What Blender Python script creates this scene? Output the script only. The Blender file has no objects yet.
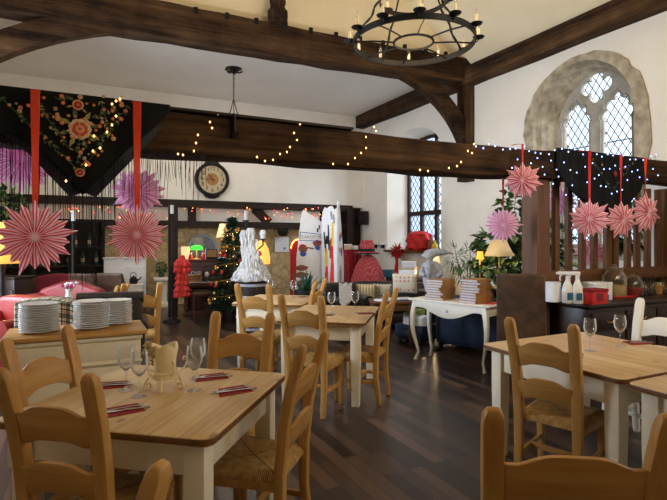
import bpy, bmesh, math, random
from mathutils import Vector, Matrix, Euler
random.seed(7)
C = bpy.context.scene.collection
SC = bpy.context.scene
PI = math.pi
# ------------------------------------------------------------ camera frame
F, CX, HZ, EYE = 504.0, 333.5, 240.0, 1.485
AZ = math.radians(26.6)
ca, sa = math.cos(AZ), math.sin(AZ)
def W(px, z, h=0.0):                       # photo column + depth + height -> room point
    x = (px - CX) / F * z
    return Vector((x * ca + z * sa, -x * sa + z * ca, h))
def XZ(x, z, h=0.0):
    return Vector((x * ca + z * sa, -x * sa + z * ca, h))
def HP(py, z):                             # height seen at photo row py at depth z
    return EYE + (HZ - py) * z / F
def WP(px, py, z): return W(px, z, HP(py, z))
def onY(px, py, Y):                        # point on the plane y = Y
    a = math.atan((px - CX) / F) + AZ
    X = Y * math.tan(a); z = X * sa + Y * ca
    return Vector((X, Y, HP(py, z)))
def onX(px, py, X):
    a = math.atan((px - CX) / F) + AZ
    Y = X / math.tan(a); z = X * sa + Y * ca
    return Vector((X, Y, HP(py, z)))
def RZ(az): return -math.radians(az + 26.6)

cam = bpy.data.objects.new('camera', bpy.data.cameras.new('camera')); C.objects.link(cam)
cam.location = (0, 0, EYE)
cam.rotation_euler = (PI / 2, 0, -AZ)
cam.data.sensor_width = 36.0
cam.data.lens = 36.0 * F / 667.0
cam.data.shift_y = -10.0 / 667.0
cam.data.clip_start = 0.05
SC.camera = cam
# ------------------------------------------------------------ light
wd = bpy.data.worlds.new('world'); SC.world = wd; wd.use_nodes = True
bg = wd.node_tree.nodes['Background']
bg.inputs[0].default_value = (0.60, 0.77, 1.0, 1); bg.inputs[1].default_value = 0.95
def area(name, loc, target, sx, sy, power, col):
    l = bpy.data.lights.new(name, 'AREA'); l.shape = 'RECTANGLE'; l.size = sx; l.size_y = sy
    l.energy = power; l.color = col
    o = bpy.data.objects.new(name, l); C.objects.link(o); o.location = loc
    o.rotation_euler = (Vector(target) - Vector(loc)).to_track_quat('-Z', 'Y').to_euler()
    return o
def point(name, loc, power, col, r=0.05, parent=None):
    l = bpy.data.lights.new(name, 'POINT'); l.energy = power; l.color = col; l.shadow_soft_size = r
    o = bpy.data.objects.new(name, l); C.objects.link(o); o.location = loc
    if parent: o.parent = parent
    return o
area('daylight_gothic', (8.9, 3.5, 3.8), (5.6, 6.3, 1.6), 2.0, 2.4, 420, (0.80, 0.90, 1.0))
area('daylight_far', (9.0, 7.4, 3.9), (5.2, 11.0, 1.2), 2.0, 2.4, 560, (0.80, 0.90, 1.0))
area('near_daylight_fill', (7.9, 0.6, 3.0), (2.0, 1.6, 0.6), 1.9, 2.7, 110, (0.86, 0.93, 1.0))  # added cool fill, shining in through the unseen added window
area('daylight_side', (-3.1, 6.3, 2.3), (3.2, 5.2, 0.9), 2.6, 2.2, 780, (0.78, 0.88, 1.0))
area('hall_fill', (4.2, -1.2, 4.0), (3.0, 3.6, 0.6), 2.4, 2.0, 70, (1.0, 0.80, 0.54))  # added warm fill over the near tables, no fixture behind it
area('wall_fill', (3.4, 0.6, 3.1), (5.6, 7.0, 5.6), 1.6, 1.6, 66, (1.0, 0.86, 0.66))  # added fill brightening the right wall and the plaster above the tie beam
area('hall_fill_far', (1.9, 10.0, 4.3), (1.9, 10.2, 0), 4.0, 1.6, 45, (1.0, 0.93, 0.82))  # added fill for the clock wall and far end, no fixture there
area('ceiling_fill', (1.6, 4.15, 2.25), (1.8, 8.8, 4.8), 5.6, .16, 60, (1.0, 0.95, 0.88))  # added fill hidden behind the low beam to brighten the far ceiling
SC.view_settings.view_transform = 'Standard'
SC.view_settings.look = 'None'
SC.view_settings.gamma = 1.0
SC.view_settings.use_curve_mapping = False
SC.view_settings.exposure = 0.0
# ------------------------------------------------------------ materials
def lin(c):
    return tuple(((v / 255) / 12.92 if v / 255 <= 0.04045 else ((v / 255 + 0.055) / 1.055) ** 2.4) for v in c) + (1.0,)
class NT:
    def __init__(s, name):
        s.m = bpy.data.materials.new(name); s.m.use_nodes = True
        s.t = s.m.node_tree; s.n = s.t.nodes; s.b = s.n['Principled BSDF']
    def new(s, typ, **kw):
        n = s.n.new(typ)
        for k, v in kw.items():
            if k.startswith('i_'): n.inputs[k[2:].replace('_', ' ')].default_value = v
            else: setattr(n, k, v)
        return n
    def link(s, a, b): s.t.links.new(a, b)
    def coords(s, scale=(1, 1, 1), rot=(0, 0, 0), kind='Object'):
        tc = s.new('ShaderNodeTexCoord'); mp = s.new('ShaderNodeMapping')
        mp.inputs['Scale'].default_value = scale; mp.inputs['Rotation'].default_value = rot
        s.link(tc.outputs[kind], mp.inputs[0]); return mp.outputs[0]
    def ramp(s, fac, stops):
        r = s.new('ShaderNodeValToRGB'); e = r.color_ramp.elements
        e[0].position, e[0].color = stops[0]; e[1].position, e[1].color = stops[-1]
        for p, c in stops[1:-1]:
            k = e.new(p); k.color = c
        s.link(fac, r.inputs[0]); return r.outputs[0]
    def noise(s, vec, scale, detail=4, rough=0.55):
        n = s.new('ShaderNodeTexNoise'); n.inputs['Scale'].default_value = scale
        n.inputs['Detail'].default_value = detail; n.inputs['Roughness'].default_value = rough
        s.link(vec, n.inputs['Vector']); return n.outputs[0]
    def bump(s, h, strength=0.2, dist=0.01):
        b = s.new('ShaderNodeBump'); b.inputs['Strength'].default_value = strength; b.inputs['Distance'].default_value = dist
        s.link(h, b.inputs['Height']); s.link(b.outputs[0], s.b.inputs['Normal'])
    def mix(s, fac, a, b):
        m = s.new('ShaderNodeMix', data_type='RGBA')
        if isinstance(fac, float): m.inputs[0].default_value = fac
        else: s.link(fac, m.inputs[0])
        for k, v in ((6, a), (7, b)):
            if isinstance(v, tuple): m.inputs[k].default_value = v
            else: s.link(v, m.inputs[k])
        return m.outputs[2]
    def math(s, op, a, b=0.0):
        m = s.new('ShaderNodeMath', operation=op)
        for k, v in ((0, a), (1, b)):
            if isinstance(v, (int, float)): m.inputs[k].default_value = v
            else: s.link(v, m.inputs[k])
        return m.outputs[0]
    def fin(s, col=None, rough=0.6, metal=0.0, spec=0.5):
        if col is not None:
            if isinstance(col, tuple): s.b.inputs['Base Color'].default_value = col
            else: s.link(col, s.b.inputs['Base Color'])
        if isinstance(rough, (int, float)): s.b.inputs['Roughness'].default_value = rough
        else: s.link(rough, s.b.inputs['Roughness'])
        s.b.inputs['Metallic'].default_value = metal
        s.b.inputs['Specular IOR Level'].default_value = spec
        return s.m
def mottled(name, c1, c2, scale=8, rough=0.6, bump=0.0, spec=0.4, metal=0.0, dist=0.01):
    t = NT(name); v = t.coords(); n = t.noise(v, scale)
    col = t.ramp(n, [(0.3, lin(c1)), (0.7, lin(c2))])
    if bump: t.bump(n, bump, dist)
    return t.fin(col, rough, metal, spec)
def wood(name, c1, c2, axis='Z', scale=9, rough=0.5, bump=0.08, stretch=0.08, spec=0.35):
    t = NT(name); sc = {'X': (stretch, 1, 1), 'Y': (1, stretch, 1), 'Z': (1, 1, stretch)}[axis]
    v = t.coords(sc); n = t.noise(v, scale * 2.2, 6, 0.65); n2 = t.noise(t.coords(), 2.5, 2)
    col = t.ramp(n, [(0.28, lin(c1)), (0.72, lin(c2))])
    col = t.mix(t.math('MULTIPLY', n2, 0.35), col, lin(c1))
    t.bump(n, bump, 0.006)
    return t.fin(col, rough, 0, spec)
M = {}
def old_oak(name, axis):
    t = NT(name); sc = {'X': (.05, 1, 1), 'Y': (1, .05, 1), 'Z': (1, 1, .05)}[axis]
    g = t.noise(t.coords(sc), 16, 8, .75); g2 = t.noise(t.coords(tuple(v * .5 for v in sc)), 9, 3, .5); b = t.noise(t.coords(), 2.2, 4)
    f = t.math('ADD', t.math('MULTIPLY', g, .55), t.math('MULTIPLY', g2, .5)); f = t.math('ADD', f, t.math('MULTIPLY', t.math('SUBTRACT', b, .5), .35))
    col = t.ramp(f, [(0.36, lin((18, 12, 8))), (0.46, lin((46, 31, 20))), (0.58, lin((76, 55, 36))), (0.76, lin((112, 86, 60)))])
    t.bump(f, .9, .03); return t.fin(col, .85, 0, .12)
M['plaster'] = mottled('plaster', (226, 219, 207), (236, 230, 219), 1.4, 0.9, 0.05, 0.1)
M['ceiling'] = mottled('ceiling_plaster', (226, 222, 214), (234, 230, 223), 1.2, 0.9, 0.05, 0.1)
M['cream_plaster'] = mottled('cream_plaster', (232, 216, 182), (240, 226, 194), 1.2, 0.9, 0.05, 0.1)
for ax in 'XYZ':
    M['beam' + ax] = old_oak('beam_oak_' + ax, ax)
    M['dark' + ax] = wood('dark_oak_' + ax, (24, 16, 12), (50, 34, 25), ax, 6, 0.6, 0.3, 0.07, 0.25)
    M['pine' + ax] = wood('waxed_pine_' + ax, (160, 112, 52), (210, 164, 96), ax, 7, 0.42, 0.08, 0.06)
    M['brown' + ax] = wood('brown_wood_' + ax, (70, 43, 23), (118, 77, 42), ax, 6, 0.5, 0.1, 0.07)
    M['mahog' + ax] = wood('mahogany_' + ax, (26, 16, 12), (56, 34, 24), ax, 6, 0.35, 0.05, 0.07)
for ax in 'XZ': M['piano' + ax] = wood('piano_mahogany_' + ax, (52, 26, 16), (92, 50, 32), ax, 6, 0.35, 0.05, 0.07)
M['hole'] = mottled('mortice_shadow_wood', (14, 10, 8), (22, 15, 11), 8, 0.9)
M['iron'] = mottled('wrought_iron', (14, 13, 13), (30, 28, 27), 30, 0.5, 0.1, 0.4, 0.4)
M['cream'] = mottled('cream_paint', (224, 213, 186), (236, 225, 199), 5, 0.5, 0.03)
M['creamer'] = mottled('off_white_paint', (225, 220, 206), (236, 231, 219), 5, 0.5, 0.03)
M['white'] = mottled('white_china', (222, 220, 214), (232, 230, 225), 5, 0.25)
M['paper'] = mottled('white_paper', (222, 222, 224), (232, 232, 234), 12, 0.8)
M['red_napkin'] = mottled('red_paper_napkin', (124, 18, 20), (146, 26, 26), 40, 0.85, 0.1)
M['rush'] = None
M['steel'] = mottled('cutlery_steel', (170, 168, 164), (196, 194, 190), 20, 0.22, 0, 0.5, 1.0)
M['leather'] = mottled('brown_leather', (52, 38, 28), (92, 68, 50), 9, 0.42, 0.15, 0.5)
M['leather_dark'] = mottled('dark_leather', (24, 20, 18), (42, 35, 31), 14, 0.4, 0.15, 0.5)
M['red_leather'] = mottled('red_leather', (124, 24, 20), (146, 34, 28), 10, 0.45, 0.1)
M['pink_leather'] = mottled('rose_leather', (132, 46, 50), (152, 62, 64), 10, 0.4, 0.1)
M['crimson'] = mottled('crimson_velvet', (104, 24, 36), (130, 36, 50), 10, 0.8, 0.1)
M['navy'] = mottled('navy_velvet', (22, 34, 52), (40, 56, 78), 7, 0.85, 0.2)
M['black_cloth'] = mottled('black_silk', (3, 3, 3), (8, 7, 8), 20, 0.75, 0.05, 0.2)
M['black'] = mottled('black_plastic', (14, 14, 15), (24, 24, 25), 20, 0.5)
M['ribbon'] = mottled('orange_red_ribbon', (212, 54, 22), (228, 70, 32), 30, 0.6)
M['red_ribbon'] = mottled('red_ribbon', (188, 30, 34), (206, 42, 42), 30, 0.6)
M['red'] = mottled('bright_red', (176, 26, 28), (200, 42, 38), 25, 0.7, 0.2)
M['coral'] = mottled('coral_red_ruffles', (206, 52, 48), (226, 74, 66), 25, 0.75, 0.2)
M['gold'] = mottled('gold_foil', (206, 150, 60), (228, 178, 90), 20, 0.3, 0, 0.5, 0.6)
M['wax'] = mottled('white_wax', (196, 196, 198), (214, 214, 214), 18, 0.5, 0.2)
M['candle_cream'] = mottled('ivory_wax', (236, 218, 172), (244, 228, 188), 12, 0.55, 0.1)
M['statue'] = mottled('grey_stone_statue', (126, 130, 138), (170, 174, 180), 16, 0.8, 0.2)
M['terracotta'] = mottled('terracotta', (178, 84, 50), (198, 104, 66), 12, 0.8)
M['blue_paint'] = mottled('blue_paint', (36, 74, 170), (52, 92, 190), 12, 0.6)
M['teal'] = mottled('teal_card', (28, 92, 128), (40, 110, 146), 12, 0.6)
M['yellow'] = mottled('yellow_paint', (222, 186, 60), (236, 204, 84), 12, 0.6)
M['brown_paint'] = mottled('brown_paint', (120, 72, 56), (146, 92, 74), 22, 0.7)
M['green'] = mottled('ivy_leaf', (26, 54, 26), (62, 96, 48), 6, 0.5)
M['fir'] = mottled('fir_needles', (18, 44, 28), (42, 78, 50), 9, 0.7)
M['agave'] = mottled('agave_leaf', (26, 58, 46), (52, 88, 68), 6, 0.55)
M['lightleaf'] = mottled('pale_leaf', (88, 120, 60), (150, 168, 110), 6, 0.5)
M['palm'] = mottled('palm_leaf', (44, 84, 34), (86, 124, 58), 6, 0.55)
M['tan_cover'] = mottled('tan_cover', (146, 102, 54), (172, 126, 72), 14, 0.7)
M['pages'] = mottled('grey_white_pages', (186, 184, 190), (212, 210, 214), 60, 0.85)
M['magenta'] = mottled('magenta_petals', (206, 42, 112), (224, 70, 138), 20, 0.7)
M['white_petal'] = mottled('white_petals', (226, 224, 226), (238, 236, 238), 20, 0.7)
M['soil'] = mottled('soil', (36, 26, 20), (52, 38, 28), 20, 0.95)
M['beige'] = mottled('beige_linen', (176, 158, 124), (200, 184, 152), 40, 0.9, 0.1)
M['lace'] = mottled('grey_lace', (150, 142, 134), (186, 178, 168), 60, 0.9, 0.2)
M['lime'] = mottled('lime_cushion', (150, 168, 70), (172, 188, 92), 20, 0.9)
def emit(name, c, s):
    t = NT(name); t.b.inputs['Base Color'].default_value = lin(c)
    t.b.inputs['Emission Color'].default_value = lin(c); t.b.inputs['Emission Strength'].default_value = s
    return t.m
M['warm_led'] = emit('warm_led', (255, 190, 100), 7)
M['cool_led'] = emit('cool_led', (150, 172, 255), 4)
M['red_led'] = emit('red_led', (255, 70, 60), 6)
M['amber_led'] = emit('amber_led', (255, 150, 60), 6)
M['green_lamp'] = emit('green_lamp_glass', (70, 220, 70), 0.9)
M['flame'] = emit('lit_lantern', (255, 180, 64), 1.1)
M['lit_yellow'] = emit('lit_yellow_shade', (255, 196, 92), 0.75)
M['lit_parchment'] = emit('lit_parchment_shade', (226, 190, 130), 0.22)
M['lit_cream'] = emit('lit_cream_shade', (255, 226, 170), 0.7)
def thin_glass(name, tint=(1, 1, 1), base=0.045):
    t = NT(name); t.n.remove(t.b)
    tr = t.new('ShaderNodeBsdfTransparent'); tr.inputs[0].default_value = tint + (1,)
    g0_ = t.new('ShaderNodeBsdfGlossy'); g0_.inputs['Roughness'].default_value = 0.03
    df = t.new('ShaderNodeBsdfDiffuse'); df.inputs[0].default_value = (.75, .75, .74, 1)
    tl = t.new('ShaderNodeBsdfTranslucent'); tl.inputs[0].default_value = (.8, .8, .8, 1)
    g1 = t.new('ShaderNodeMixShader'); g1.inputs[0].default_value = .5; t.link(df.outputs[0], g1.inputs[1]); t.link(tl.outputs[0], g1.inputs[2])
    gl = t.new('ShaderNodeMixShader'); gl.inputs[0].default_value = .5; t.link(g0_.outputs[0], gl.inputs[1]); t.link(g1.outputs[0], gl.inputs[2])  # white diffuse share stands in for bright light refracted at glass edges
    lw = t.new('ShaderNodeLayerWeight'); lw.inputs[0].default_value = 0.2
    f = t.math('MULTIPLY', lw.outputs['Fresnel'], 0.9); f = t.math('ADD', f, base)
    mx = t.new('ShaderNodeMixShader'); t.link(f, mx.inputs[0]); t.link(tr.outputs[0], mx.inputs[1]); t.link(gl.outputs[0], mx.inputs[2])
    t.link(mx.outputs[0], t.n['Material Output'].inputs[0]); return t.m
M['glass'] = thin_glass('wine_glass', (0.985, 0.985, 0.98))
M['jar_glass'] = thin_glass('jar_glass', (0.86, 0.80, 0.66), 0.1)
M['bulb_glass'] = thin_glass('bulb_glass', (0.95, 0.9, 0.8), 0.1)
def leaded(name, wy, wz):
    # clear glass in a diamond net of lead, the net laid out in the window's own plane
    t = NT(name); t.n.remove(t.b)
    tc = t.new('ShaderNodeTexCoord'); sp = t.new('ShaderNodeSeparateXYZ'); t.link(tc.outputs['Object'], sp.inputs[0])
    a = t.math('DIVIDE', sp.outputs[1], wy); b = t.math('DIVIDE', sp.outputs[2], wz)
    def line(v, th):
        fr = t.math('FRACT', v); d = t.math('ABSOLUTE', t.math('SUBTRACT', fr, 0.5))
        return t.math('GREATER_THAN', d, 0.5 - th)
    l = t.math('MAXIMUM', line(t.math('ADD', a, b), 0.055), line(t.math('SUBTRACT', a, b), 0.055))
    tr = t.new('ShaderNodeBsdfTransparent'); tr.inputs[0].default_value = (0.97, 0.98, 1, 1)
    ng = t.new('ShaderNodeBsdfTranslucent'); ng.inputs[0].default_value = (0.9, 0.93, 0.95, 1)
    m0 = t.new('ShaderNodeMixShader'); m0.inputs[0].default_value = 0.12
    t.link(tr.outputs[0], m0.inputs[1]); t.link(ng.outputs[0], m0.inputs[2])
    ld = t.new('ShaderNodeBsdfDiffuse'); ld.inputs[0].default_value = lin((40, 42, 48))
    mx = t.new('ShaderNodeMixShader'); t.link(l, mx.inputs[0]); t.link(m0.outputs[0], mx.inputs[1]); t.link(ld.outputs[0], mx.inputs[2])
    t.link(mx.outputs[0], t.n['Material Output'].inputs[0]); return t.m
M['leaded'] = leaded('leaded_glass', 0.125, 0.19)
M['leaded_far'] = leaded('leaded_glass_far', 0.16, 0.21)
# stone
def stone(name, cs, scale, mortar, bump=0.5):
    t = NT(name); v = t.coords((1, 1, 1)); n = t.noise(v, 3.2, 5)
    vo = t.new('ShaderNodeTexVoronoi', feature='DISTANCE_TO_EDGE'); vo.inputs['Scale'].default_value = scale
    vc = t.new('ShaderNodeTexVoronoi'); vc.inputs['Scale'].default_value = scale
    wv = t.new('ShaderNodeVectorMath', operation='ADD'); t.link(v, wv.inputs[0])
    sc = t.new('ShaderNodeVectorMath', operation='SCALE'); sc.inputs['Scale'].default_value = 0.12
    nz = t.new('ShaderNodeTexNoise'); nz.inputs['Scale'].default_value = 5; t.link(v, nz.inputs['Vector'])
    t.link(nz.outputs[1], sc.inputs[0]); t.link(sc.outputs[0], wv.inputs[1])
    for q in (vo, vc): t.link(wv.outputs[0], q.inputs['Vector'])
    sep = t.new('ShaderNodeSeparateColor'); t.link(vc.outputs['Color'], sep.inputs[0])
    col = t.ramp(sep.outputs[0], [(0.0, lin(cs[0])), (0.5, lin(cs[1])), (1.0, lin(cs[2]))])
    col = t.mix(t.math('MULTIPLY', n, 0.5), col, lin(cs[1]))
    e = t.math('LESS_THAN', vo.outputs['Distance'], 0.045)
    col = t.mix(e, col, lin(mortar))
    h = t.math('ADD', t.math('MINIMUM', vo.outputs['Distance'], 0.12), t.math('MULTIPLY', n, 0.15))
    t.bump(h, bump, 0.05); return t.fin(col, 0.92, 0, 0.1)
M['rubble'] = stone('rubble_stone', [(168, 142, 100), (188, 164, 122), (204, 180, 138)], 6.5, (158, 136, 100))
M['ashlar'] = mottled('weathered_limestone', (130, 118, 98), (190, 178, 156), 6.5, 0.92, 0.5, 0.1, 0, 0.03)
M['tracery'] = mottled('grey_limestone', (142, 136, 124), (176, 170, 158), 6, 0.9, 0.2, 0.1)
# floor planks running along y
def floor_mat():
    t = NT('floor_planks'); v = t.coords((1, 1, 1), (0, 0, PI / 2))
    br = t.new('ShaderNodeTexBrick'); br.offset = 0.37; br.inputs['Scale'].default_value = 1
    br.inputs['Color1'].default_value = (0, 0, 0, 1); br.inputs['Color2'].default_value = (1, 1, 1, 1)
    br.inputs['Mortar'].default_value = (0.2, 0.2, 0.2, 1); br.inputs['Mortar Size'].default_value = 0.002
    br.inputs['Brick Width'].default_value = 0.9; br.inputs['Row Height'].default_value = 0.10
    t.link(v, br.inputs['Vector'])
    g = t.noise(t.coords((14, 0.9, 1)), 4, 5, 0.7)
    f = t.math('ADD', t.math('MULTIPLY', br.outputs[0], 0.6), t.math('MULTIPLY', g, 0.45))
    col = t.ramp(f, [(0.15, lin((30, 22, 19))), (0.5, lin((58, 44, 37))), (0.9, lin((110, 86, 70)))])
    col = t.mix(br.outputs['Fac'], col, lin((20, 15, 13)))
    t.bump(t.math('SUBTRACT', g, t.math('MULTIPLY', br.outputs['Fac'], 1.5)), 0.12, 0.004)
    r = t.math('ADD', t.math('MULTIPLY', g, 0.18), 0.24)
    return t.fin(col, r, 0, 0.45)
M['floor'] = floor_mat()
def pine_top():
    t = NT('pine_tabletop'); v = t.coords((1, 1, 1), (0, 0, PI / 2))
    br = t.new('ShaderNodeTexBrick'); br.offset = 0; br.inputs['Scale'].default_value = 1
    br.inputs['Color1'].default_value = (0, 0, 0, 1); br.inputs['Color2'].default_value = (1, 1, 1, 1)
    br.inputs['Mortar'].default_value = (0.4, 0.4, 0.4, 1); br.inputs['Mortar Size'].default_value = 0.0012
    br.inputs['Brick Width'].default_value = 9.0; br.inputs['Row Height'].default_value = 0.115
    t.link(v, br.inputs['Vector'])
    g = t.noise(t.coords((9, 0.5, 9)), 5, 6, 0.7)
    f = t.math('ADD', t.math('MULTIPLY', br.outputs[0], 0.22), t.math('MULTIPLY', g, 0.85))
    col = t.ramp(f, [(0.2, lin((150, 112, 66))), (0.48, lin((198, 164, 112))), (0.8, lin((220, 194, 148)))])
    vo = t.new('ShaderNodeTexVoronoi'); vo.inputs['Scale'].default_value = 5.0
    t.link(t.coords((1.6, 0.8, 1)), vo.inputs['Vector'])
    k = t.ramp(vo.outputs['Distance'], [(0.06, (1, 1, 1, 1)), (0.15, (0, 0, 0, 1))])
    col = t.mix(t.math('MULTIPLY', k, 0.65), col, lin((104, 60, 30)))
    col = t.mix(t.math('MULTIPLY', br.outputs['Fac'], .45), col, lin((132, 92, 52)))
    t.bump(g, 0.04, 0.003)
    return t.fin(col, 0.42, 0, 0.4)
M['pine_top'] = pine_top()
M['pine_edge'] = wood('worn_pine_edge', (88, 54, 26), (136, 92, 48), 'Y', 8, .5, .2, .1)
def rush():
    t = NT('rush_weave'); tc = t.new('ShaderNodeTexCoord'); sp = t.new('ShaderNodeSeparateXYZ'); t.link(tc.outputs['Object'], sp.inputs[0])
    y = t.math('SUBTRACT', sp.outputs[1], 0.2)
    ax = t.math('ABSOLUTE', sp.outputs[0]); ay = t.math('ABSOLUTE', y)
    sel = t.math('GREATER_THAN', ax, ay)
    d = t.new('ShaderNodeMix'); t.link(sel, d.inputs[0]); t.link(y, d.inputs[2]); t.link(sp.outputs[0], d.inputs[3])
    # strands run round the frame: each triangle is striped along its own edge
    d2 = t.new('ShaderNodeMix'); t.link(sel, d2.inputs[0]); t.link(sp.outputs[0], d2.inputs[2]); t.link(y, d2.inputs[3])
    s = t.math('SINE', t.math('MULTIPLY', d2.outputs[0], 700.0))
    n = t.noise(t.coords(), 30, 3)
    f = t.math('ADD', t.math('MULTIPLY', s, 0.22), n)
    col = t.ramp(f, [(0.2, lin((128, 92, 48))), (0.5, lin((176, 138, 80))), (0.85, lin((206, 172, 112)))])
    dg = t.math('LESS_THAN', t.math('ABSOLUTE', t.math('SUBTRACT', ax, ay)), 0.004)
    col = t.mix(dg, col, lin((96, 66, 34)))
    t.bump(s, 0.4, 0.003); return t.fin(col, 0.8, 0, 0.2)
M['rush'] = rush()
def tartan():
    t = NT('tartan_wool'); tc = t.new('ShaderNodeTexCoord'); sp = t.new('ShaderNodeSeparateXYZ'); t.link(tc.outputs['UV'], sp.inputs[0])
    def band(o, per, lo, hi):
        fr = t.math('FRACT', t.math('MULTIPLY', o, per))
        return t.math('MULTIPLY', t.math('GREATER_THAN', fr, lo), t.math('LESS_THAN', fr, hi))
    u, v = sp.outputs[0], sp.outputs[1]
    col = lin((206, 190, 158))
    for o, p in ((u, 6.0), (v, 5.0)):
        col = t.mix(t.math('MULTIPLY', band(o, p, 0.05, 0.45), 0.72), col, lin((38, 44, 40)))
        col = t.mix(t.math('MULTIPLY', band(o, p, 0.66, 0.78), 0.8), col, lin((24, 26, 30)))
        col = t.mix(t.math('MULTIPLY', band(o, p, 0.9, 0.95), 0.8), col, lin((150, 44, 36)))
    return t.fin(col, 0.95, 0, 0.1)
M['tartan'] = tartan()
def stripes(name, ca_, cb_, per, axis=0, duty=0.5, sec=None):
    t = NT(name); tc = t.new('ShaderNodeTexCoord'); sp = t.new('ShaderNodeSeparateXYZ'); t.link(tc.outputs['UV'], sp.inputs[0])
    fr = t.math('FRACT', t.math('ADD', t.math('MULTIPLY', sp.outputs[axis], per), sec or 0.0))
    col = t.mix(t.math('LESS_THAN', fr, duty), lin(ca_), lin(cb_))
    return t, col
def star_mat(name, ca_, cb_):
    t, col = stripes(name, cb_, ca_, 3.0, 0, 0.52, .74)
    t.fin(col, 0.8, 0, 0.15)
    tl = t.new('ShaderNodeBsdfTranslucent'); t.link(col, tl.inputs[0])
    mx = t.new('ShaderNodeMixShader'); mx.inputs[0].default_value = 0.4
    t.link(t.b.outputs[0], mx.inputs[1]); t.link(tl.outputs[0], mx.inputs[2]); t.link(mx.outputs[0], t.n['Material Output'].inputs[0])
    return t.m
M['star'] = star_mat('candy_stripe_paper', (255, 236, 238), (222, 78, 112))
M['star_pink'] = star_mat('pink_stripe_paper', (255, 226, 232), (226, 116, 142))
M['star_violet_lit'] = star_mat('violet_lit_stripe_paper', (255, 238, 250), (238, 156, 208))  # violet light on the stars is mixed into these stripe colours
def dots(name, ca_, cb_, scale):
    t = NT(name); vo = t.new('ShaderNodeTexVoronoi'); vo.inputs['Scale'].default_value = scale; vo.inputs['Randomness'].default_value = 0.15
    t.link(t.coords(), vo.inputs['Vector'])
    col = t.mix(t.math('LESS_THAN', vo.outputs['Distance'], 0.3), lin(ca_), lin(cb_)); return t.fin(col, 0.8, 0, 0.2)
M['polka'] = dots('polka_dot_cloth', (186, 70, 84), (226, 176, 180), 40)
M['polka_dark'] = dots('dark_polka_cloth', (130, 24, 32), (190, 92, 92), 22)
M['floral'] = dots('floral_linen', (214, 202, 182), (186, 132, 124), 15)
M['pattern'] = dots('grey_pattern_linen', (186, 172, 150), (112, 98, 88), 20)
t, col = stripes('striped_linen', (206, 190, 150), (158, 134, 96), 7, 0, 0.5); M['striped'] = t.fin(col, 0.9)
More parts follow.
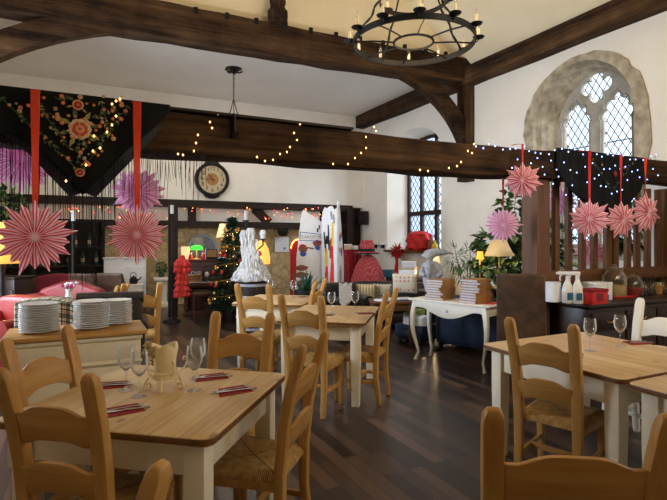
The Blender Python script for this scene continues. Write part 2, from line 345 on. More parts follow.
# ------------------------------------------------------------ mesh building
class MB:
    def __init__(s): s.v = []; s.f = []; s.mi = []; s.uv = {}; s.cur = 0; s.T = None
    def add(s, vs, fs, m=None, uvs=None):
        b = len(s.v)
        for p in vs:
            p = Vector(p); s.v.append(s.T @ p if s.T else p)
        for k, f in enumerate(fs):
            if uvs: s.uv[len(s.f)] = uvs[k]
            s.f.append([b + i for i in f]); s.mi.append(s.cur if m is None else m)
        return s
    def box(s, c, d, rot=None, m=None):
        R = Euler(rot).to_matrix() if rot else Matrix.Identity(3)
        x, y, z = d[0] / 2, d[1] / 2, d[2] / 2
        vs = [Vector(c) + R @ Vector(p) for p in ((-x,-y,-z),(x,-y,-z),(x,y,-z),(-x,y,-z),(-x,-y,z),(x,-y,z),(x,y,z),(-x,y,z))]
        return s.add(vs, [(0,3,2,1),(4,5,6,7),(0,1,5,4),(1,2,6,5),(2,3,7,6),(3,0,4,7)], m)
    def loft(s, secs, m=None, caps=True, closed=False):
        n = len(secs[0]); vs = [p for q in secs for p in q]; fs = []
        for i in range(len(secs) - (0 if closed else 1)):
            a = i * n; b = ((i + 1) % len(secs)) * n
            for j in range(n):
                k = (j + 1) % n; fs.append((a + j, a + k, b + k, b + j))
        if caps and not closed: fs.append(tuple(range(n))[::-1]); fs.append(tuple((len(secs) - 1) * n + j for j in range(n)))
        return s.add(vs, fs, m)
    def rail(s, pts, ws, ds, side=(1, 0, 0), m=None):     # rectangular section swept along pts
        secs = []; side = Vector(side).normalized()
        for i, p in enumerate(pts):
            a = Vector(pts[max(i - 1, 0)]); b = Vector(pts[min(i + 1, len(pts) - 1)])
            t = (b - a).normalized(); u = (side - t * side.dot(t)).normalized(); w = t.cross(u)
            hw = (ws[i] if isinstance(ws, (list, tuple)) else ws) / 2; hd = (ds[i] if isinstance(ds, (list, tuple)) else ds) / 2
            p = Vector(p); secs.append([p - u*hw - w*hd, p + u*hw - w*hd, p + u*hw + w*hd, p - u*hw + w*hd])
        return s.loft(secs, m)
    def tube(s, pts, r, n=8, closed=False, m=None):
        pts = [Vector(p) for p in pts]; secs = []; ref = None
        for i, p in enumerate(pts):
            a = pts[i - 1] if (i > 0 or closed) else p; b = pts[(i + 1) % len(pts)] if (i < len(pts) - 1 or closed) else p
            t = (b - a); t = t.normalized() if t.length > 1e-9 else Vector((0, 0, 1))
            if ref is None: ref = Vector((1, 0, 0)) if abs(t.x) < 0.8 else Vector((0, 1, 0))
            u = (ref - t * ref.dot(t)).normalized(); w = t.cross(u); ref = u
            rr = r[i] if isinstance(r, (list, tuple)) else r
            secs.append([p + (u * math.cos(2*PI*k/n) + w * math.sin(2*PI*k/n)) * rr for k in range(n)])
        return s.loft(secs, m, True, closed)
    def lathe(s, prof, n=20, c=(0, 0, 0), m=None, axis=None, sx=1, sy=1):
        R = Vector((0, 0, 1)).rotation_difference(Vector(axis)).to_matrix() if axis else Matrix.Identity(3)
        secs = [[Vector(c) + R @ Vector((max(r, 1e-4) * math.cos(2*PI*k/n) * sx, max(r, 1e-4) * math.sin(2*PI*k/n) * sy, z)) for k in range(n)] for r, z in prof]
        return s.loft(secs, m)
    def ball(s, c, r, n=12, m=None, rot=None):
        r = r if isinstance(r, (tuple, list)) else (r, r, r); h = max(4, n // 2)
        R = Euler(rot).to_matrix() if rot else Matrix.Identity(3); vs = []; fs = []
        for i in range(h + 1):
            a = PI * i / h
            for k in range(n):
                b = 2 * PI * k / n
                vs.append(Vector(c) + R @ Vector((r[0]*math.sin(a)*math.cos(b), r[1]*math.sin(a)*math.sin(b), r[2]*math.cos(a))))
        for i in range(h):
            for k in range(n):
                q = (k + 1) % n; fs.append((i*n + k, (i+1)*n + k, (i+1)*n + q, i*n + q))
        return s.add(vs, fs, m)
    def prism(s, out, t, plane='XY', off=0.0, m=None, edge=None):      # outline extruded by t
        def P(a, b, c): return {'XY': (a, b, c), 'XZ': (a, c, b), 'YZ': (c, a, b)}[plane]
        n = len(out); vs = [P(a, b, off) for a, b in out] + [P(a, b, off + t) for a, b in out]
        fs = [tuple(range(n))[::-1], tuple(range(n, 2 * n))] + [(j, (j+1) % n, n + (j+1) % n, n + j) for j in range(n)]
        s.add(vs, fs[:2], m); b = len(s.v) - 2*n
        for f in fs[2:]: s.f.append([b + i for i in f]); s.mi.append((s.cur if m is None else m) if edge is None else edge)
        return s
    def leaf(s, c, d, up, L, w, m=None, fold=0.25, rnd=False):         # a folded pointed leaf
        d = Vector(d).normalized(); sd = d.cross(Vector(up)); sd = sd.normalized() if sd.length > 1e-5 else Vector((1, 0, 0)); nn = sd.cross(d)
        c = Vector(c); mid = c + d * L * 0.45
        if rnd:
            a, b = c + d*L*.25, c + d*L*.68; f1 = nn*w*fold
            return s.add([c, a + sd*w*.44 + f1, b + sd*w*.40 + f1, c + d*L - nn*w*.15, b - sd*w*.40 + f1, a - sd*w*.44 + f1, a, b], [(0,1,6),(1,2,7,6),(2,3,7),(3,4,7),(4,5,6,7),(5,0,6)], m)
        return s.add([c, mid + sd*w/2 + nn*w*fold, c + d*L, mid - sd*w/2 + nn*w*fold, mid], [(0,1,4),(1,2,4),(2,3,4),(3,0,4)], m)
    def build(s, name, mats, parent=None, loc=(0, 0, 0), rotz=0.0, bevel=0.0, seg=2, smooth=35, thick=0.0):
        me = bpy.data.meshes.new(name); bm = bmesh.new()
        bv = [bm.verts.new(p) for p in s.v]; lay = bm.loops.layers.uv.new('UV') if s.uv else None
        for k, f in enumerate(s.f):
            try: fc = bm.faces.new([bv[i] for i in f])
            except ValueError: continue
            fc.material_index = s.mi[k]
            if lay and k in s.uv:
                for lp, q in zip(fc.loops, s.uv[k]): lp[lay].uv = q
        if not s.uv: bmesh.ops.recalc_face_normals(bm, faces=bm.faces)
        if bevel > 0:
            es = [e for e in bm.edges if len(e.link_faces) == 2 and e.calc_face_angle(0) > math.radians(30)]
            bmesh.ops.bevel(bm, geom=es, offset=bevel, segments=seg, affect='EDGES', profile=0.5, clamp_overlap=True)
        bm.to_mesh(me); bm.free()
        for x in (mats if isinstance(mats, (list, tuple)) else [mats]): me.materials.append(M[x] if isinstance(x, str) else x)
        if smooth:
            me.polygons.foreach_set('use_smooth', [True] * len(me.polygons)); me.set_sharp_from_angle(angle=math.radians(smooth))
        o = bpy.data.objects.new(name, me); C.objects.link(o); o.location = loc; o.rotation_euler = (0, 0, rotz)
        if parent: o.parent = parent
        if thick: md = o.modifiers.new('thickness', 'SOLIDIFY'); md.thickness = thick; md.offset = 0
        return o
def tag(o, label=None, cat=None, group=None, kind=None):
    if label: o['label'] = label
    if cat: o['category'] = cat
    if group: o['group'] = group
    if kind: o['kind'] = kind
    return o
def thing(name, label, cat, loc=(0, 0, 0), rotz=0.0, group=None):
    o = bpy.data.objects.new(name, None); C.objects.link(o); o.location = loc; o.rotation_euler = (0, 0, rotz)
    o.empty_display_size = 0.1
    return tag(o, label, cat, group)
def dup(o, loc, rotz, label, parent=None):
    c = o.copy(); C.objects.link(c); c.parent = parent
    if parent is None: c.location = loc; c.rotation_euler = (0, 0, rotz); c['label'] = label
    for ch in list(o.children): dup(ch, None, None, None, c)
    return c
def struct(o, label=None): return tag(o, label, None, None, 'structure')
def plate(name, outs, t, mats, plane='YZ', off=0.0):       # flat plate with holes: first outline outer, others cut out
    cu = bpy.data.curves.new(name, 'CURVE'); cu.dimensions = '2D'; cu.fill_mode = 'BOTH'; cu.extrude = t / 2
    for o in outs:
        sp = cu.splines.new('POLY'); sp.points.add(len(o) - 1); sp.use_cyclic_u = True
        for k, (a, b) in enumerate(o): sp.points[k].co = (a, b, 0, 1)
    ob = bpy.data.objects.new(name, cu); me = bpy.data.meshes.new_from_object(ob); bpy.data.objects.remove(ob)
    for v in me.vertices:
        a, b, c = v.co; c += t / 2 + off
        v.co = {'XZ': (a, c, b), 'YZ': (c, a, b)}[plane]
    bm = bmesh.new(); bm.from_mesh(me); bmesh.ops.remove_doubles(bm, verts=bm.verts, dist=1e-5); bmesh.ops.recalc_face_normals(bm, faces=bm.faces); bm.to_mesh(me); bm.free()
    me.materials.clear(); me.materials.append(M[mats]); me.name = name
    o = bpy.data.objects.new(name, me); C.objects.link(o); return o
def text(name, body, size, mat, parent, loc, rot, align='CENTER', ext=0.001):
    cu = bpy.data.curves.new(name, 'FONT'); cu.body = body; cu.size = size; cu.align_x = align; cu.align_y = 'CENTER'; cu.extrude = ext
    ob = bpy.data.objects.new(name, cu); me = bpy.data.meshes.new_from_object(ob); bpy.data.objects.remove(ob)
    me.materials.clear(); me.materials.append(M[mat]); o = bpy.data.objects.new(name, me); C.objects.link(o)
    o.location = loc; o.rotation_euler = rot
    if parent: o.parent = parent
    return o
ORD = ['topmost', 'second', 'third', 'fourth', 'fifth', 'sixth', 'seventh', 'eighth', 'ninth', 'tenth', 'eleventh', 'twelfth', 'thirteenth', 'fourteenth']
def arch(cy, hw, rise, spring, bottom, n=24, jit=0.0, cut=None):
    pts = [(cy - hw, bottom)]
    for i in range(6): pts.append((cy - hw, bottom + (spring - bottom) * (i + 1) / 6.5))
    for i in range(n + 1):
        t = PI * (1 - i / n)
        if rise >= hw:
            R = (hw*hw + rise*rise) / (2*hw); am = math.asin(min(1, rise / R)); q = i / n
            if q <= 0.5: a = am * q * 2; y = -(hw - R) - R * math.cos(a); z = R * math.sin(a); y = (R - hw) - R * math.cos(a)
            else: a = am * (1 - q) * 2; y = -(R - hw) + R * math.cos(a); z = R * math.sin(a)
        else: y = hw * math.cos(t); z = rise * math.sin(t)
        pts.append((cy + y, spring + z))
    for i in range(6): pts.append((cy + hw, spring - (spring - bottom) * (i + 0.5) / 6.5))
    pts.append((cy + hw, bottom))
    if jit:
        pts = [(cy + (y - cy) * (1 + random.uniform(-jit, jit)), z + random.uniform(-jit, jit) * 0.3) for y, z in pts]
    return pts
# ============================================================ the setting
XR, XL, YE, YB = 6.8, -1.9, 11.8, -3.0
def slab(name, c, d, mat, label=None): return struct(MB().box(c, d).build(name, mat, smooth=0), label)
slab('floor', ((XL + XR) / 2, 5, -0.05), (XR - XL + 1.2, 17, 0.1), 'floor', 'dark brown plank floor')
struct(plate('wall_left', [[(YB, 0), (YE + .4, 0), (YE + .4, 4.95), (YB, 4.95)], [(5.0, .9), (5.0, 3.4), (7.6, 3.4), (7.6, .9)]], 0.25, 'plaster', 'YZ', XL - .25), 'plain plastered side wall with a wide window')
slab('wall_rear', ((XL + XR) / 2, YB - 0.1, 4), (XR - XL + 0.4, 0.2, 9), 'cream_plaster')
GY, FY = 5.19, 9.55
g_hole = arch(GY, 0.88, 0.92, 3.28, 1.30); f_hole = arch(FY, 1.05, 0.62, 3.42, 1.22)
n_hole = [(-0.4, 1.4), (-0.4, 4.2), (1.6, 4.2), (1.6, 1.4)]
wr = plate('wall_right', [[(YB, 0), (YE + 0.4, 0), (YE + 0.4, 4.95), (YB, 4.95)], g_hole, f_hole, n_hole], 0.5, 'plaster', 'YZ', XR)
struct(wr, 'tall plastered side wall')
slab('ceiling', ((XL + XR) / 2, (7.75 + YE) / 2, 4.85), (XR - XL, YE - 7.7, 0.12), 'ceiling', 'flat white ceiling beyond the tie beam')
RG = (2.45, 8.4)
m = MB()
for xa in (XL, XR):
    m.add([(xa, YB, 4.85), (xa, 7.8, 4.85), (RG[0], 7.8, RG[1]), (RG[0], YB, RG[1])], [(0, 1, 2, 3)])
struct(m.build('ceiling_slope', 'cream_plaster', smooth=0, thick=0.06), 'sloping cream ceiling under the roof')
m = MB(); m.prism([(XL, 4.8), (XR, 4.8), RG], 0.08, 'XZ', 7.74)
struct(m.build('wall_gable', 'cream_plaster', smooth=0), 'cream plaster infill above the tie beam')
# end wall: plaster above, framed plaster band, stone below
struct(MB().box(((XL + XR) / 2, YE + 0.2, 3.6), (XR - XL, 0.4, 2.5)).build('wall_end', 'plaster', smooth=0), 'white end wall behind the clock')
slab('wall_end_stone', ((XL + 5.9) / 2, YE + 0.45, 1.2), (5.9 - XL, 0.3, 2.4), 'rubble', 'rough tan stone wall under the dark rail')
slab('trim_1', ((XL + 6.42) / 2, YE + 0.02, 2.315), (6.42 - XL, 0.28, 0.16), 'darkX', 'long dark rail below the clock wall')
slab('trim_2', ((XL + 6.42) / 2, YE + 0.06, 1.85), (6.42 - XL, 0.22, 0.14), 'darkX', 'lower dark rail of the framed band')
slab('trim_3', ((XL + 6.42) / 2, YE + 0.24, 2.08), (6.42 - XL, 0.1, 0.35), 'plaster', 'narrow plaster band between two dark rails')
m = MB()
for px in (193,):
    a = onY(px, 215, YE - 0.02); m.box((a.x, YE + 0.1, 2.08), (0.16, 0.16, 0.36))
struct(m.build('trim_4', 'darkZ', smooth=0), 'short upright stud between the dark rails')
a = onY(256, 209, YE); b = onY(270, 222, YE)
m = MB(); m.rail([(a.x, YE + 0.1, 2.25), (b.x, YE + 0.1, 1.92)], 0.14, 0.2, (0, 1, 0))
struct(m.build('trim_5', 'darkZ', smooth=0), 'slanting brace between the dark rails')
a = onY(350, 230, YE)
slab('wall_end_panel', (6.2, YE + 0.3, 1.2), (1.2, 0.3, 2.4), 'darkZ', 'dark boarded panel at the end of the stone wall')
slab('trim_6', (6.33, YE - 0.02, 1.15), (0.2, 0.3, 2.3), 'darkZ', 'dark post ending the stone wall')
# great timbers
def timber(name, secs, mat, label, y0, y1):
    m = MB(); ss = []
    for i, (x, lo, hi) in enumerate(secs):
        j = lambda: random.uniform(-0.012, 0.012)
        ss.append([(x, y0 + j(), lo + j()), (x, y1 + j(), lo + j()), (x, y1 + j(), hi + j()), (x, y0 + j(), hi + j())])
    m.loft(ss); return struct(m.build(name, mat, bevel=0.02, seg=2), label)
def lerp_secs(keys, n):
    out = []
    for i in range(n + 1):
        x = keys[0][0] + (keys[-1][0] - keys[0][0]) * i / n
        for a, b in zip(keys, keys[1:]):
            if a[0] <= x <= b[0] + 1e-6:
                q = (x - a[0]) / (b[0] - a[0]); out.append((x, a[1] + (b[1]-a[1])*q, a[2] + (b[2]-a[2])*q)); break
    return out
YA = 3.65
timber('timber_beam', lerp_secs([(XL, 2.08, 2.385), (3.0, 2.095, 2.382), (6.8, 2.185, 2.45)], 22), 'beamX', 'long low oak beam strung with fairy lights', YA, YA + 0.28)
m = MB(); m.box((0.05, YA + 0.05, 2.40), (3.9, 0.16, 0.02)); struct(m.build('trim_7', 'darkX', bevel=0.004), 'thin dark board along the top of the low beam')
tb = timber('tie_beam', lerp_secs([(XL, 4.37, 4.86), (2, 4.40, 4.90), (4.6, 4.44, 4.92), (6.8, 4.53, 4.98)], 20), 'beamX', 'heavy cambered tie beam across the hall', 7.5, 7.84)
m = MB()
for k in range(11):
    x = 1.5 + k * 0.46; m.box((x, 7.492, 4.84 + 0.012 * k), (0.055, 0.05, 0.09), (0, random.uniform(-.1, .1), 0))
m.build('mortice', 'hole', tb, smooth=0)
def brace(name, A, Bc, Cc, wd, label):
    m = MB(); pts = []; n = 12
    for i in range(n + 1):
        t = i / n; p = [A[k]*(1-t)**2 + 2*Bc[k]*t*(1-t) + Cc[k]*t*t for k in (0, 1)]; pts.append((p[0], 7.62, p[1]))
    m.rail(pts, 0.22, wd, (0, 1, 0)); return struct(m.build(name, 'beamX', bevel=0.015), label)
brace('curved_brace', (5.0, 4.62), (6.3, 4.30), (6.74, 3.28), 0.27, 'curved oak brace from tie beam to wall post')
brace('curved_brace', (0.95, 4.62), (-0.75, 4.36), (-1.80, 3.2), 0.30, 'curved oak brace at the other end of the tie beam')
slab('wall_post', (6.70, 7.62, 3.72), (0.22, 0.26, 2.2), 'beamZ', 'oak wall post under the tie beam end')
slab('wall_post', (XL + 0.12, 7.62, 3.2), (0.24, 0.26, 3.0), 'beamZ', 'oak wall post below the far end of the brace')
m = MB(); ss = []
for k in range(16):
    y = YB + (YE - YB) * k / 15; j = lambda: random.uniform(-.015, .015)
    ss.append([(6.56 + j(), y, 4.47 + j()), (6.56 + j(), y, 4.80 + j()), (6.85, y, 4.80), (6.85, y, 4.47 + j())])
m.loft(ss); struct(m.build('wall_plate', 'beamY', bevel=0.015), 'dark oak plate along the top of the plastered wall')
m = MB(); q = [(0.17, 0), (0.17, .05), (.15, .08), (.17, .12), (.17, .2), (.13, .25), (.115, .32), (.14, .36), (.125, .40), (.10, .46), (.10, 3.3)]
m.lathe(q, 8, (2.78, 7.52, 4.88)); struct(m.build('crown_post', 'beamZ', bevel=0.006), 'moulded crown post standing on the tie beam')
# post and slatted screen beside the counter
slab('screen_post', (4.30, YA + 0.16, 1.06), (0.19, 0.2, 2.12), 'brownZ', 'stout oak post carrying the low beam')
slab('screen_rail', (5.6, YA + 0.17, 1.09), (2.42, 0.12, 0.13), 'brownX', 'lower rail of the slatted screen')
slab('screen_panel', (5.6, YA + 0.2, 0.51), (2.42, 0.06, 1.03), 'mahogX', 'dark boarding below the slatted screen')
for px in (557, 570, 583.5, 595.5, 609, 616, 629, 638.5, 649, 659.5, 670):
    p = onY(px, 230, YA + 0.15)
    struct(MB().box((p.x, YA + 0.17, 1.63), (0.07 if px not in (609, 616) else 0.09, 0.055, 0.97)).build('screen_slat', 'brownZ', bevel=0.004), 'upright slat of the oak screen')
slab('wall_post', (6.68, YA + 0.16, 1.07), (0.2, 0.22, 2.12), 'brownZ', 'oak post where the low beam meets the plastered wall')
# window 1: gothic tracery
w1 = bpy.data.objects.new('window_1', None); C.objects.link(w1); struct(w1, 'gothic two light stone window with diamond leading')
def child(o, p): o.parent = p; return o
random.seed(3)
outer = arch(GY, 1.04, 1.05, 3.26, 1.20, 24, 0.05); inner = arch(GY, 0.865, 0.92, 3.28, 1.28)
m = MB(); n = len(outer)
prof = [(outer, XR - 0.03), (inner, XR - 0.035)]
offs = [(0.865, 0.92, XR - 0.035), (0.86, 0.90, XR + 0.05), (0.80, 0.88, XR + 0.10), (0.79, 0.87, XR + 0.2), (0.72, 0.84, XR + 0.26), (0.70, 0.82, XR + 0.36), (0.66, 0.80, XR + 0.40)]
secs = [[(XR + 0.02, y, z) for y, z in outer], [(XR - 0.03, y, z) for y, z in outer]]
for hw, ri, x in offs: secs.append([(x, y, z) for y, z in arch(GY, hw, ri, 3.28, 1.28 + (0.87 - hw) * 0.5)])
m.loft(secs, caps=False); m.build('stone_surround', 'ashlar', w1, smooth=40, thick=0.0)
def light_out(cy, hw, bottom, spring, rise):
    o = [(cy - hw, bottom)]
    base = arch(cy, hw, rise, spring, bottom, 60)[7:-7]
    c = (cy, spring + 0.06)
    for i, (y, z) in enumerate(base):
        q = i / (len(base) - 1); r = 0.80 + 0.20 * abs(math.sin(5 * PI * q)) ** 0.6
        if q < 0.1 or q > 0.9: r = max(r, 0.86)
        o.append((c[0] + (y - c[0]) * r, c[1] + (z - c[1]) * r))
    o.append((cy + hw, bottom)); return o
quat = []
for i in range(96):
    a = 2 * PI * i / 96; r = 0.135 + 0.135 * abs(math.cos(2 * a)) ** 0.55; quat.append((GY + r * math.cos(a), 3.885 + r * math.sin(a) * 0.95))
tr = plate('tracery', [arch(GY, 0.70, 0.84, 3.28, 1.25), light_out(GY + 0.345, 0.262, 1.42, 3.30, 0.42), light_out(GY - 0.345, 0.262, 1.42, 3.30, 0.42), quat], 0.12, 'tracery', 'YZ', XR + 0.36)
child(tr, w1)
for dy in (0.345, -0.345):
    m = MB(); o = light_out(GY + dy, 0.275, 1.40, 3.30, 0.44); p = light_out(GY + dy, 0.245, 1.43, 3.30, 0.40)
    m.loft([[(XR + 0.365, y, z) for y, z in light_out(GY + dy, 0.30, 1.40, 3.30, 0.46)], [(XR + 0.335, y, z) for y, z in light_out(GY + dy, 0.285, 1.40, 3.30, 0.445)], [(XR + 0.37, y, z) for y, z in light_out(GY + dy, 0.262, 1.42, 3.30, 0.42)]], caps=False)
    m.build('moulding', 'tracery', w1)
    m = MB(); m.box((XR + 0.45, GY + dy, 2.55), (0.004, 0.56, 2.4)); m.build('pane', 'leaded', w1, smooth=0)
    m = MB()
    for z in (1.9, 2.45, 2.98): m.tube([(XR + 0.43, GY + dy - 0.27, z), (XR + 0.43, GY + dy + 0.27, z)], 0.009, 6)
    m.build('saddle_bar', 'iron', w1)
m = MB(); m.box((XR + 0.455, GY, 3.885), (0.004, 0.6, 0.6)); m.build('pane', 'leaded', w1, smooth=0)
m = MB(); m.box((XR + 0.2, GY, 1.29), (0.5, 1.76, 0.06)); m.build('window_sill', 'tracery', w1, smooth=0)
# window 2: timber mullioned, deep splay
w2 = bpy.data.objects.new('window_2', None); C.objects.link(w2); struct(w2, 'tall timber mullioned window in a deep arched recess')
m = MB()
m.loft([[(XR - 0.002, y, z) for y, z in arch(FY, 1.05, 0.62, 3.42, 1.22)], [(XR + 0.5, y, z) for y, z in arch(FY - 0.05, 0.82, 0.5, 3.42, 1.24)]], caps=False)
m.build('reveal', 'plaster', w2, smooth=40)
fo = arch(FY - 0.05, 0.84, 0.5, 3.42, 1.24); fi = [(FY - 0.05 + (y - FY + 0.05) * 0.92, 2.3 + (z - 2.3) * 0.96) for y, z in fo]
child(plate('window_frame', [fo, fi], 0.09, 'darkZ', 'YZ', XR + 0.42), w2)
m = MB()
for y in (FY - 0.33, FY + 0.23): m.box((XR + 0.46, y, 2.6), (0.08, 0.085, 2.7))
m.build('mullion', 'darkZ', w2, smooth=0)
m = MB(); m.box((XR + 0.46, FY - 0.05, 2.12), (0.085, 1.6, 0.1)); m.build('transom', 'darkY', w2, smooth=0)
m = MB(); m.box((XR + 0.48, FY - 0.05, 2.6), (0.004, 1.62, 2.72)); m.build('pane', 'leaded_far', w2, smooth=0)
m = MB(); m.box((XR + 0.2, FY, 1.22), (0.62, 2.1, 0.05)); m.build('window_sill', 'brownY', w2, smooth=0)

w3 = bpy.data.objects.new('added_window', None); C.objects.link(w3); struct(w3, 'added square leaded window, out of view, for the near fill light')  # unseen window, added as an opening for the near fill
m = MB(); m.box((XR + 0.45, 0.6, 2.8), (0.004, 2.1, 2.9)); m.build('pane', 'leaded', w3, smooth=0)
child(plate('window_frame', [[(-0.4, 1.4), (-0.4, 4.2), (1.6, 4.2), (1.6, 1.4)], [(-0.3, 1.5), (-0.3, 4.1), (0.56, 4.1), (0.56, 1.5)], [(0.64, 1.5), (0.64, 4.1), (1.5, 4.1), (1.5, 1.5)]], 0.08, 'tracery', 'YZ', XR + 0.36), w3)

w4 = bpy.data.objects.new('window_4', None); C.objects.link(w4); struct(w4, 'wide window in the plain side wall')
m = MB(); m.box((XL - .16, 6.3, 2.15), (0.004, 2.6, 2.5)); m.build('pane', 'leaded', w4, smooth=0)
child(plate('window_frame', [[(5.0, .9), (5.0, 3.4), (7.6, 3.4), (7.6, .9)], [(5.1, 1.0), (5.1, 3.3), (6.25, 3.3), (6.25, 1.0)], [(6.35, 1.0), (6.35, 3.3), (7.5, 3.3), (7.5, 1.0)]], 0.08, 'darkZ', 'YZ', XL - .2), w4)
# ============================================================ furniture
def make_table(w, l, label, loc, rot, h=0.76, group='pine topped dining tables'):
    t = thing('dining_table', label, 'table', loc, rot, group)
    c = 0.045; o = []
    for sx, sy in ((1, 1), (-1, 1), (-1, -1), (1, -1)):
        a0 = {(1, 1): 0, (-1, 1): 90, (-1, -1): 180, (1, -1): 270}[(sx, sy)]
        for k in range(5):
            a = math.radians(a0 + k * 22.5); o.append((sx * (w/2 - c) + c * math.cos(a), sy * (l/2 - c) + c * math.sin(a)))
    MB().prism(o, 0.034, 'XY', h - 0.034, edge=1).build('tabletop', ['pine_top', 'pine_edge'], t, bevel=0.005, seg=2)
    lw = 0.085; ix, iy = w/2 - 0.05 - lw/2, l/2 - 0.05 - lw/2
    for sx in (-1, 1):
        for sy in (-1, 1):
            MB().loft([[(sx*ix + a*lw/2*q, sy*iy + b*lw/2*q, z) for a, b in ((-1,-1),(1,-1),(1,1),(-1,1))] for q, z in ((0.8, 0), (1, 0.45), (1, h - 0.034))]).build('leg', 'cream', t, bevel=0.004)
    for sx in (-1, 1): MB().box((sx * (ix + 0.01), 0, h - 0.105), (0.024, 2*iy - lw, 0.14)).build('apron', 'cream', t, bevel=0.003)
    for sy in (-1, 1): MB().box((0, sy * (iy + 0.01), h - 0.105), (2*ix - lw, 0.024, 0.14)).build('apron', 'cream', t, bevel=0.003)
    return t
p = XZ(-0.815, 2.385); TN = make_table(0.95, 0.94, 'pine topped cream table nearest, set with four wine glasses and a candle holder', p, RZ(11.8))
p = XZ(-0.02, 5.03); TM = make_table(0.83, 1.12, 'pine topped cream table in the middle of the floor with two wine glasses', p, RZ(11.8))
p = XZ(-0.67, 6.18); TF = make_table(0.85, 0.95, 'furthest pine topped cream table, in front of the barrel of wax', p, RZ(11.8))
p = XZ(1.725, 3.305); TR = make_table(1.03, 1.03, 'pine topped cream table in front of the counter with two wine glasses', p, 0)
p = XZ(2.195, 2.366); TS = make_table(1.03, 1.03, 'bare pine topped table butted against the table by the counter, cut by the frame', p, 0, 0.752)

def make_chair(w, H, label, loc, rot, seat_w=0.42, cream=False):
    t = thing('dining_chair', label, 'chair', loc, rot, 'ladder back dining chairs')
    s = H / 1.03; px, pz = ('creamer', 'creamer') if cream else ('pineX', 'pineZ')
    sh = 0.46
    for sx in (-1, 1):
        k = sx * w / 2
        pts = [(k, -0.03, 0), (k, 0.0, 0.25), (k, 0.0, 0.46), (k*1.01, -0.02, 0.66*s), (k*1.04, -0.055, 0.84*s), (k*1.07, -0.095, 0.975*s), (k*1.075, -0.106, 1.008*s), (k*1.07, -0.113, 1.03*s)]
        m = MB(); m.rail(pts, [.042, .050, .055, .058, .060, .060, .056, .036], [.036, .042, .046, .046, .044, .042, .038, .022])
        m.build('rear_post', pz, t, bevel=0.007, seg=2, smooth=40)
    def slat(z0, z1, hump, y, th=0.022):
        n = 18; ss = []; hw = w / 2 - 0.012
        for i in range(n + 1):
            u = -1 + 2 * i / n; x = u * hw; g = max(0.0, 1 - (u / 0.82) ** 2); g = g * g * (3 - 2 * g)
            zt = z1 - hump + hump * g; zb = z0 + 0.022 * g
            yy = y - 0.022 * (1 - u * u); lean = -0.25
            ss.append([(x, yy - th/2, zb), (x, yy + th/2, zb), (x, yy + th/2 + lean*(zt - zb), zt), (x, yy - th/2 + lean*(zt - zb), zt)])
        MB().loft(ss).build('back_slat', px, t, bevel=0.005, seg=2, smooth=40)
    slat(0.745*s, 0.90*s, 0.035*s, -0.035); slat(0.545*s, 0.69*s, 0.035*s, -0.008)
    # rush seat on its frame
    y0, y1 = -0.005, 0.405; wa, wb = w / 2 + 0.015, seat_w / 2
    n = 16; vs = []; fs = []
    for j in range(n + 1):
        for i in range(n + 1):
            u = -1 + 2*i/n; v = j / n; hw = wa + (wb - wa) * v
            e = min(1 - abs(u), v, 1 - v) ; r = min(1, e / 0.12)
            z = sh - 0.028 * (1 - r) ** 2 - 0.012 * max(0, 1 - math.hypot(u, 2*v - 1))
            vs.append((u * hw, y0 + (y1 - y0) * v, z))
    b = len(vs); vs += [(x, y, sh - 0.045) for x, y, z in vs]
    for j in range(n):
        for i in range(n):
            a = j*(n+1) + i; fs.append((a, a+1, a+n+2, a+n+1)); fs.append((b+a, b+a+n+1, b+a+n+2, b+a+1))
    for i in range(n):
        for a, c in ((i, i+1), ((n+1)*n + i + 1, (n+1)*n + i), ((i+1)*(n+1), i*(n+1)), (i*(n+1) + n, (i+1)*(n+1) + n)): fs.append((c, a, b + a, b + c))
    MB().add(vs, fs).build('seat', 'rush', t, smooth=60)
    for sx in (-1, 1):
        m = MB(); m.rail([(sx*(w/2), 0.02, sh - 0.06), (sx*(seat_w/2 - 0.02), 0.38, sh - 0.06)], 0.05, 0.028, (0, 0, 1)); m.build('seat_rail', px, t, bevel=0.003)
        xl = sx * (seat_w/2 - 0.025)
        m = MB(); m.rail([(xl, 0.375, 0), (xl, 0.375, 0.25), (xl, 0.375, sh - 0.012)], [.034, .042, .044], [.034, .042, .044]); m.build('front_leg', pz, t, bevel=0.006)
        m = MB(); m.rail([(sx*w/2, 0.0, 0.2), (xl, 0.36, 0.2)], 0.03, 0.02, (0, 0, 1)); m.build('stretcher', px, t, bevel=0.003)
    m = MB(); m.rail([(-seat_w/2 + .03, 0.385, sh - 0.055), (seat_w/2 - .03, 0.385, sh - 0.055)], 0.05, 0.022, (0, 0, 1)); m.build('seat_rail', px, t, bevel=0.003)
    m = MB(); m.rail([(-(w + seat_w)/4 + .02, 0.19, 0.2), ((w + seat_w)/4 - .02, 0.19, 0.2)], 0.03, 0.02, (0, 0, 1)); m.build('stretcher', px, t, bevel=0.003)
    return t
ch0 = make_chair(0.335, 1.03, 'pine ladder back chair at the near edge of the four glass table, back to us', XZ(-0.985, 1.86), RZ(12))
def chair(x, z, az, label, fwd=.1):
    a = math.radians(az); return dup(ch0, XZ(x + fwd*math.sin(a), z + fwd*math.cos(a)), RZ(az), label)
chair(-1.46, 2.50, 106, 'pine ladder back chair beside the cream sideboard, at the four glass table')
chair(-0.095, 2.36, -75, 'pine ladder back chair on the aisle side of the four glass table')
chair(-0.585, 3.10, 191, 'pine ladder back chair facing us across the four glass table', .03)
chair(-0.235, 4.27, 20, 'pine ladder back chair at the near side of the middle table', 0)
chair(0.535, 4.66, -69, 'pine ladder back chair at the sofa side of the middle table')
chair(-0.805, 5.32, 18, 'pine ladder back chair with its back to us at the furthest table', 0)
chair(-0.155, 5.82, -74, 'pine ladder back chair at the end of the furthest table, below the painted boards')
